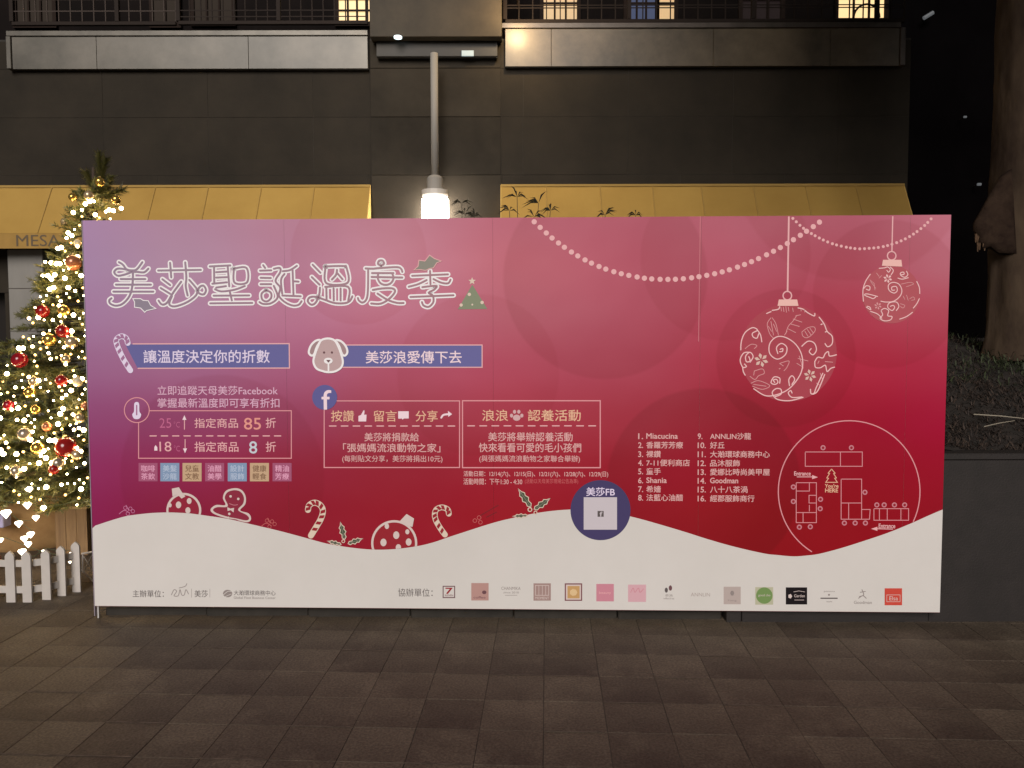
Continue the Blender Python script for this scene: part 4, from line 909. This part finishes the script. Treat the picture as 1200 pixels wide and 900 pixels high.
# leafy shrubs whose tips show above the board
m_bleaf = mat('narrow_leaf', (.030, .028, .014), .6, rnd=.5, col2=(.022, .018, .012)); m_bstem = mat('shrub_stem', (.05, .04, .025), .8)
def shrub(cl, Y, basepx, lab):
    bx = at(basepx, 400, Y).x; t = empty('narrow_leaf_shrub', (bx, Y, 0), lab, 'shrub', 'shrubs behind the board'); 
    for (px, py, sz_, dr) in cl:
        p = at(px, py, Y+random.uniform(-.1, .1)); q = Vector((p.x-bx, p.y-Y, p.z))
        MB().tube([(0, 0, 0), (q.x*.4, q.y*.4, q.z*.55), q], [.008, .006, .002], 5).build('stem', m_bstem, t)
        for k in range(9):
            a = math.radians(random.uniform(-25, 205)); L_ = sz_/900*Y*random.uniform(.6, 1.1); d = Vector((math.cos(a), random.uniform(-.5, .5), math.sin(a)*.55)).normalized()
            side = d.cross(Vector((0, 1, .3))).normalized()*.0048
            mid = q+d*L_*.45+Vector((0, 0, .012)); e = q+d*L_-Vector((0, 0, .018))
            MB().add([q, mid-side, mid+side, e, mid+Vector((0, .003, -.003))], [(0,1,4),(0,4,2),(4,1,3),(2,4,3)]).build('leaf', m_bleaf, t)
shrub([(545,251,15,1),(541,238,14,1),(556,254,12,1)], 5.3, 548, 'sparse narrow leaved shrub tips beside the lit lamp')
shrub([(606,231,17,1),(631,238,21,1),(597,247,16,1),(626,254,17,1),(645,247,12,1)], 5.3, 612, 'narrow leaved shrub tips at the left end of the right awning')
shrub([(709,252,17,1),(745,252,12,1),(770,259,10,1)], 5.3, 735, 'narrow leaved shrub tips before the middle of the right awning')

# ================================================================== CHRISTMAS TREE
CX = at(116, 400, 6.4).x; CY = 6.4
ctop = at(118, 182, CY).z
xt = empty('christmas_tree', (CX, CY, 0), 'decorated green Christmas tree with warm lights left of the board', 'Christmas tree')
m_need = mat('fir_needles', (.15, .145, .04), .5, rnd=.7, col2=(.06, .070, .022))
MB().tube([(0, 0, .3), (0, 0, 1.5), (0, 0, ctop-.1)], [.07, .05, .012], 10).build('trunk', mat('fir_trunk', (.06, .04, .03), .9, noise=.3), xt)
nd = MB(); tw_ = MB()
zbot = .50; ztip = ctop
def crad(z): return 1.28*(ztip-.22-z)/(ztip-.22-zbot)
def needles(p, q, n, ln):
    p, q = Vector(p), Vector(q); d = (q-p).normalized(); a = d.orthogonal().normalized(); b_ = d.cross(a)
    for k in range(n):
        t = (k+random.random())/n; c = p.lerp(q, t); ang = random.uniform(0, 6.283); o_ = (a*math.cos(ang)+b_*math.sin(ang))
        e = c+(o_*.85+d*.6)*ln*random.uniform(.7, 1.1); s = d.cross(o_)*.0042
        nd.add([c-s, c+s, e], [(0, 1, 2)])
z = zbot
while z < ztip-.25:
    R = max(crad(z), .05); nb = max(5, int(9+R*11))
    for k in range(nb):
        a = random.uniform(0, 6.283)
        if math.sin(a) > .55 and random.random() < .8: continue      # few at the back
        L_ = R*random.uniform(.82, 1.06); zz = z+random.uniform(-.05, .05); dr = -.10*L_
        e = Vector((math.cos(a)*L_, math.sin(a)*L_, zz+dr+.08*L_)); s0 = Vector((math.cos(a)*L_*.25, math.sin(a)*L_*.25, zz+.03))
        tw_.tube([s0, e], [.007, .003], 4, cap=False)
        needles(s0.lerp(e, .1), e, int(110*L_)+20, .045)
        m = max(2, int(L_*10))
        for j in range(m):
            t = .35+.62*(j+random.random())/m; c = s0.lerp(e, t); sgn = 1 if j % 2 else -1
            side = Vector((-math.sin(a), math.cos(a), 0))*sgn; tl = random.uniform(.10, .2)*(1.15-t*.5)
            te = c+side*tl*.8+Vector((math.cos(a), math.sin(a), random.uniform(-.1, .35)))*tl*.6
            needles(c, te, int(tl*300), .042)
    z += .075
# leader and tip fingers
for px0, py0, px1, py1, nn_ in ((118,232,116,180,90),(112,228,101,203,50),(116,222,124,186,70),(122,226,130,208,40),(120,232,143,222,50),(108,232,88,228,40)):
    p = at(px0, py0, CY); q = at(px1, py1, CY); o_ = Vector((CX, CY, 0)); tw_.tube([p-o_, q-o_], .006, 4); needles(p-o_, q-o_, nn_*6, .075 if py1 < 225 else .05)
cr_ = nd.build('crown', m_need, xt); tw_.build('twigs', mat('fir_twig', (.05, .04, .02), .9), xt)
# pot / skirt under the tree
m_skirt = mat('kraft_wrap', (.50, .31, .13), .8, noise=.3, nscale=4, bump=.4, bscale=9, col2=(.33, .18, .07))
pot = empty('tree_pot', (at(44, 600, 6.5).x, 6.53, 0), 'round tan wrapped pot under the Christmas tree behind the fence', 'pot')
vs = []
for r, z in ((.56,0),(.60,.04),(.66,.22),(.70,.42),(.69,.46),(.62,.47)):
    for k in range(40): a = k*2*math.pi/40; rr = r*(1+.015*math.sin(9*a+z*8)+.01*math.sin(17*a)); vs.append((rr*math.cos(a), rr*math.sin(a), z))
fs = [(j*40+k, j*40+(k+1) % 40, (j+1)*40+(k+1) % 40, (j+1)*40+k) for j in range(5) for k in range(40)]+[tuple(range(200, 240))]
MB().add(vs, fs).build('pot_wrap', m_skirt, pot, smooth=True)
# wooden box
wb0 = at(65.5, 646, 5.9); wb1 = at(103, 646, 5.9); zt_ = at(84, 596, 5.9).z; zb0 = .0
m_wood = mat('box_wood', (.30, .185, .085), .7, noise=.35, nscale=6, bump=.1, stretch=(5, 5, .5), col2=(.19, .11, .05))
wbx = empty('wooden_box', ((wb0.x+wb1.x)/2, 5.9, 0), 'upright pale wooden box between the tree and the board behind the fence', 'box')
hw = (wb1.x-wb0.x)/2
for i in range(3): MB().cbox(-hw+i*2*hw/3+.0008, 0, 0, -hw+(i+1)*2*hw/3-.0008, .02, zt_-.004, .002).build('plank', m_wood, wbx)
MB().box(-hw, .021, 0, -hw+.02, .32, zt_-.004).build('side', m_wood, wbx); MB().box(hw-.02, .021, 0, hw, .32, zt_-.004).build('side', m_wood, wbx)
MB().cbox(-hw-.012, -.012, zt_-.003, hw+.012, .34, zt_+.018, .003).build('lid', mat('box_lid', (.42, .27, .11), .6, noise=.2), wbx)
pp = empty('lit_strip', at(106.5, 648, 6.1), 'narrow peach strip standing for the lit face beside the wooden box', 'lit strip'); pp.location.z = 0  # light on a face beside the box, painted as a peach strip
MB().cbox(-.022, 0, 0, .03, .05, at(106, 588, 6.1).z, .003).build('strip_body', mat('peach_lit_face', (.62, .42, .26), .7), pp)
# gift at the far left and dark red ball
gb_ = at(1, 617, 5.75); gft = empty('gift_ornament', gb_, 'small lilac gift box ornament hanging at the left edge before the tan pot', 'ornament')
MB().cbox(-.07, -.05, 0, .05, .05, .10, .006).build('box_body', mat('lilac_paper', (.42, .40, .62), .5), gft)
MB().cbox(-.02, -.053, .001, .0, .053, .103, .002).build('ribbon', mat('gold_ribbon', (.5, .33, .1), .35), gft)
MB().tube([(-.01, 0, .103), (-.01, .02, .3)], .002, 4).build('thread', m_stick, gft)
rb = at(-3, 648, 5.6); sph = bmesh.new(); bmesh.ops.create_uvsphere(sph, u_segments=24, v_segments=14, radius=.078); me = bpy.data.meshes.new('floor_ball'); sph.to_mesh(me); sph.free(); me.polygons.foreach_set('use_smooth', [True]*len(me.polygons))
tag(link('floor_ball', me, mat('maroon_ball', (.16, .03, .02), .3), None, (rb.x, 5.5, .08)), 'dark red ball on the ground at the far left behind the fence', 'ball')

# ---- baubles (each hangs on the tree)
m_cap = mat('bauble_cap', (.5, .35, .15), .3, metal=.8)
BC = dict(red=mat('bauble_red_gloss', (.22, .010, .010), .15), dred=mat('bauble_dark_red', (.20, .008, .015), .1), gold=mat('bauble_gold', (.62, .40, .10), .18, metal=.8), champ=mat('bauble_champagne', (.55, .42, .26), .2, metal=.6),
          silver=mat('bauble_silver', (.36, .30, .24), .25, metal=.6), rose=mat('bauble_rose', (.35, .13, .06), .2, metal=.3), white=mat('bauble_cream', (.5, .42, .28), .4))
CN = dict(red='glossy red', dred='dark red', gold='gold', champ='champagne', silver='silver', rose='copper pink', white='cream')
def sphere_mesh(nm, r, seg=20):
    b = bmesh.new(); bmesh.ops.create_uvsphere(b, u_segments=seg, v_segments=seg*2//3, radius=r); me = bpy.data.meshes.new(nm); b.to_mesh(me); b.free(); me.polygons.foreach_set('use_smooth', [True]*len(me.polygons)); return me
def surfY(px, py, inset=.0):      # front surface of the conical crown along this sight line
    d = ray(px, py); best = CY
    for i in range(400):
        t = 4.2+i*.008; p = EYE+d*t
        if math.hypot(p.x-CX, p.y-CY) < crad(p.z)*.97+.03-inset: return p.y
        if p.y > CY: break
    return CY
bl = [(86,308,9,'rose','large copper pink bauble beside the upper left edge of the board'),(50,365,7.5,'red','red bauble on the left slope of the tree at half height'),(75,364,6.5,'gold','gold bauble a hand right of the half height red bauble'),
 (73,388,7.5,'red','red bauble directly above a gold and champagne pair'),(58,398,7.5,'gold','round gold bauble left of the champagne one below the red bauble'),(84,401,7.5,'champ','champagne bauble near the board, right of the round gold one'),
 (23,422,9,'dred','dark red bauble sticking out on the left slope of the tree'),(77,421,5.5,'champ','small champagne bauble below the gold and champagne pair'),(91,285,4.2,'white','tiny cream bauble close to the board near the tree top'),
 (72,446,7,'red','red bauble at the middle of the tree above cream baubles'),(91,447,6,'white','cream bauble touching the board edge at mid height'),(40,447,6,'champ','champagne bauble left of the centre red bauble'),
 (35,460,6.5,'gold','gold bauble on the left below a champagne bauble'),(29,509,8,'silver','big silver bauble low on the left part of the tree'),(42,480,5.5,'gold','small gold bauble between the silver one and the upper gold one'),
 (93,490,6,'champ','champagne bauble close to the board above the largest red bauble'),(77,524,12,'red','largest red bauble low on the tree beside the board'),(44,525,7.5,'gold','gold bauble left of the largest red bauble'),
 (90,533,6.5,'champ','champagne bauble at the lower right of the largest red bauble'),(68,543,7,'silver','silver bauble right below the largest red bauble'),(63,550,6,'red','small red bauble tucked under the lowest silver bauble'),
 (19,552,6.5,'silver','silver bauble low at the far left of the tree'),(117,213,5.5,'gold','gold bauble on the green tip of the tree'),(104,229,5.5,'champ','champagne bauble just under the tip of the tree'),
 (85,231,4.5,'gold','small gold bauble at the outer left just under the tree tip'),(136,234,5.2,'gold','gold bauble at the right shoulder of the tree top above the board'),(76,260,4.5,'champ','small champagne bauble on the upper left slope'),(100,476,5,'rose','small copper pink bauble at the board edge below mid height'),
 (10,475,6,'dred','dark red bauble at the far left edge of the photo'),(55,500,5.5,'rose','copper pink bauble in the lower middle of the tree')]
for px, py, r, c, lab in bl:
    Y = surfY(px, py)-.04 if py > 245 else CY-.22; p = at(px, py, Y); R = r/900*Y
    o = empty('bauble', p, lab, 'bauble', 'baubles on the Christmas tree'); link('ball', sphere_mesh('ball', R), BC[c], o)
    MB().lathe([(R*.22, R*.96), (R*.22, R*1.12), (R*.08, R*1.18)], 10).build('bauble_cap', m_cap, o)
# ---- lights
ls = empty('light_string', (CX, CY, 0), 'string of warm white fairy lights wound around the Christmas tree', 'fairy lights')
m_bulb = mat('bulb_glow', (1, .85, .6), .4, emit=(1, .70, .34), es=58)
m_wire = mat('light_wire', (.03, .05, .02), .6)
bm_ = [sphere_mesh('bulb', r, 8) for r in (.006, .0105, .0155)]
for me in bm_: me.materials.append(m_bulb)
bm_.append(sphere_mesh('bulb', .009, 8)); bm_[3].materials.append(mat('bulb_amber', (1, .7, .3), .4, emit=(1, .55, .16), es=5))
fix = [(105,236,2),(100,239,2),(96,246,1),(110,236,1),(128,246,2),(133,247,2),(124,248,1),(142,244,2),(86,249,2),(80,273,2),(84,276,2),(78,279,1),(68,291,2),(72,290,2),(53,307,1),(60,308,2),(66,309,2),(70,309,2),(84,303,2),(50,323,1),(56,323,2),(64,322,2),(76,326,2),(95,323,2),(58,339,2),(63,337,2),(80,337,2),(88,341,1),(71,353,1),(69,358,1),(45,372,2),(70,370,1),(62,375,1),(34,373,1),(51,391,1),(84,388,2),(57,414,1),(75,407,1),(22,408,2),(27,408,2),(38,406,1),(8,438,2),(28,423,1),(77,427,1),(96,444,2),(45,446,2),(18,454,1),(74,479,2),(14,480,1),(20,492,1),(0,490,2),(68,497,2),(98,504,2),(58,516,2),(64,516,2),(70,517,2),(4,532,2),(48,534,1),(8,548,1),(34,573,2),(72,568,1),(95,573,2),(32,592,2),(51,595,2)]
placed = [(px, py, s) for px, py, s in fix]
tries = 0
while len(placed) < 292 and tries < 9000:
    tries += 1; py = 240+370*random.random()**.8; t = (py-205)/385; hwp = 186*t
    px = 116+random.uniform(-1, .05)*hwp if random.random() < .93 else 116+random.uniform(-1, 1)*hwp*.6
    if px < -40 or (px > 104 and py > 262) or py > 592: continue
    if any(abs(px-a)+abs(py-b_) < 7.5 for a, b_, _ in placed): continue
    placed.append((px, py, random.choice((0, 0, 0, 0, 3, 3, 3, 1, 2))))
wp = []
for px, py, s in placed:
    Y = surfY(px, py)-.02-random.uniform(0, .04) if py > 240 else CY-.2
    p = at(px, py, Y)-Vector((CX, CY, 0)); o = link('bulb', bm_[s], None, ls, p); wp.append(p)
wz = sorted(wp, key=lambda p: (round(p.z*9), p.x if round(p.z*9) % 2 else -p.x))
wm = MB()
for a, b_ in zip(wz[:-1], wz[1:]):
    if (a-b_).length < .5: wm.tube([a+Vector((0, .015, 0)), (a+b_)/2+Vector((0, .05, -.02)), b_+Vector((0, .015, 0))], .0025, 4, cap=False)
wm.build('wire', m_wire, ls)
# cone shaped lights drooping in front of the pot
l2 = empty('hanging_lights', (at(30, 620, 5.5).x, 5.5, 0), 'cluster of heart shaped warm bulbs drooping before the tan pot', 'fairy lights')
hb = []
m_bulb2 = mat('heart_bulb_glow', (1, .9, .75), .4, emit=(1, .82, .58), es=7)
hp = []
for px, py, s in ((34,574,1),(32,592,1.1),(51,596,.8),(42,607,.9),(22,614,1),(7,602,1.3),(36,626.5,.95),(28.5,631.5,.95),(33,638,.9),(26,647,1.05),(24,658.5,.5),(51,646,.45),(83,648.5,.4),(82,659,.4),(1,633,.7)):
    p = at(px, py, 5.45)-l2.location; r = .026*s
    v = [(0, 0, -r*1.1)]; n = 12
    MBb = MB().lathe([(r*.05, -r*1.0), (r*.55, -r*.35), (r*1.0, r*.25), (r*.85, r*.65), (r*.3, r*.8)], n); o = MBb.build('bulb', m_bulb2, l2, p, smooth=True); hp.append(p)
wm = MB()
for a, b_ in zip(hp[:-1], hp[1:]): wm.tube([a+Vector((0, .02, .02)), (a+b_)/2+Vector((0, .04, -.005)), b_+Vector((0, .02, .02))], .002, 4, cap=False)
wm.tube([hp[2]+Vector((.2, 0, 0)), hp[2]+Vector((.2, 0, .1))], .002, 4)
wm.build('wire', m_wire, l2)

# ================================================================== PICKET FENCE
m_pick = mat('white_picket', (.50, .46, .43), .6, noise=.1, nscale=8)
fz = gp(32, 706)
fence = empty('picket_fence', (fz.x, fz.y, 0), 'low white picket fence around the Christmas tree beside the board', 'fence')
def picket(px, ybase, wpx, ytop):
    p = gp(px, ybase); Y = p.y; wd = wpx/900*Y/2; h = at(px, ytop, Y).z; sh = h-wd*1.15
    x, y = p.x-fz.x, p.y-fz.y
    vs = [(-wd,0),(wd,0),(wd,sh),(wd*.78,sh+wd*.45),(0,h),(-wd*.78,sh+wd*.45),(-wd,sh)]
    n = 7; v3 = [(x+a, y, z) for a, z in vs]+[(x+a, y+.014, z) for a, z in vs]
    MB().add(v3, [tuple(range(n)), tuple(range(n, 2*n))[::-1]]+[(i+n, (i+1) % n+n, (i+1) % n, i) for i in range(n)]).build('picket', m_pick, fence)
    return Vector((x, y+.015, 0))
pk = [picket(*a) for a in ((-66,704,10.5,643),(-42,705,10.5,644),(-15,706,10.8,645.5),(12.8,706,10.8,646),(32,706,10.8,646),(54.5,703,10.2,644),(72.3,698.5,10,640),(89.5,694,10,635))]
def rails(pts, ends):
    for z0, z1 in ((.055, .10), (.225, .268)):
        for a, b_ in zip(pts[:-1], pts[1:]):
            d = (b_-a).normalized()*.001
            MB().add([(a.x+d.x, a.y, z0), (b_.x-d.x, b_.y, z0), (b_.x-d.x, b_.y, z1), (a.x+d.x, a.y, z1), (a.x+d.x, a.y+.01, z0), (b_.x-d.x, b_.y+.01, z0), (b_.x-d.x, b_.y+.01, z1), (a.x+d.x, a.y+.01, z1)],
                     [(0,1,2,3),(7,6,5,4),(0,4,5,1),(1,5,6,2),(2,6,7,3),(3,7,4,0)]).build('rail', m_pick, fence)
e = gp(112, 688)-Vector((fz.x, fz.y, 0)); e.z = 0; 
rails([pk[0], pk[3], pk[4], pk[5], pk[7]], None)
# folded white trellis piece between fence and board
tp = gp(103, 684)
tl = empty('trellis', (tp.x, tp.y, 0), 'small white crossed trellis between fence end and board', 'trellis')
def TT(px, py, dy=0): p = at(px, py, tp.y+dy); return (p.x-tp.x, p.y-tp.y, p.z)
for a, b_, r in (((97,650),(97,671),.006),((96,649),(113,646),.008),((108,650),(98,670),.003),((95.5,667),(111,683),.007),((98,652),(108,668),.003)):
    MB().tube([TT(*a), TT(*b_)], r, 6).build('bar', m_pick, tl)
print('pavers', npav, 'verts', sum(len(o.data.vertices) for o in COL.objects if o.type == 'MESH'))
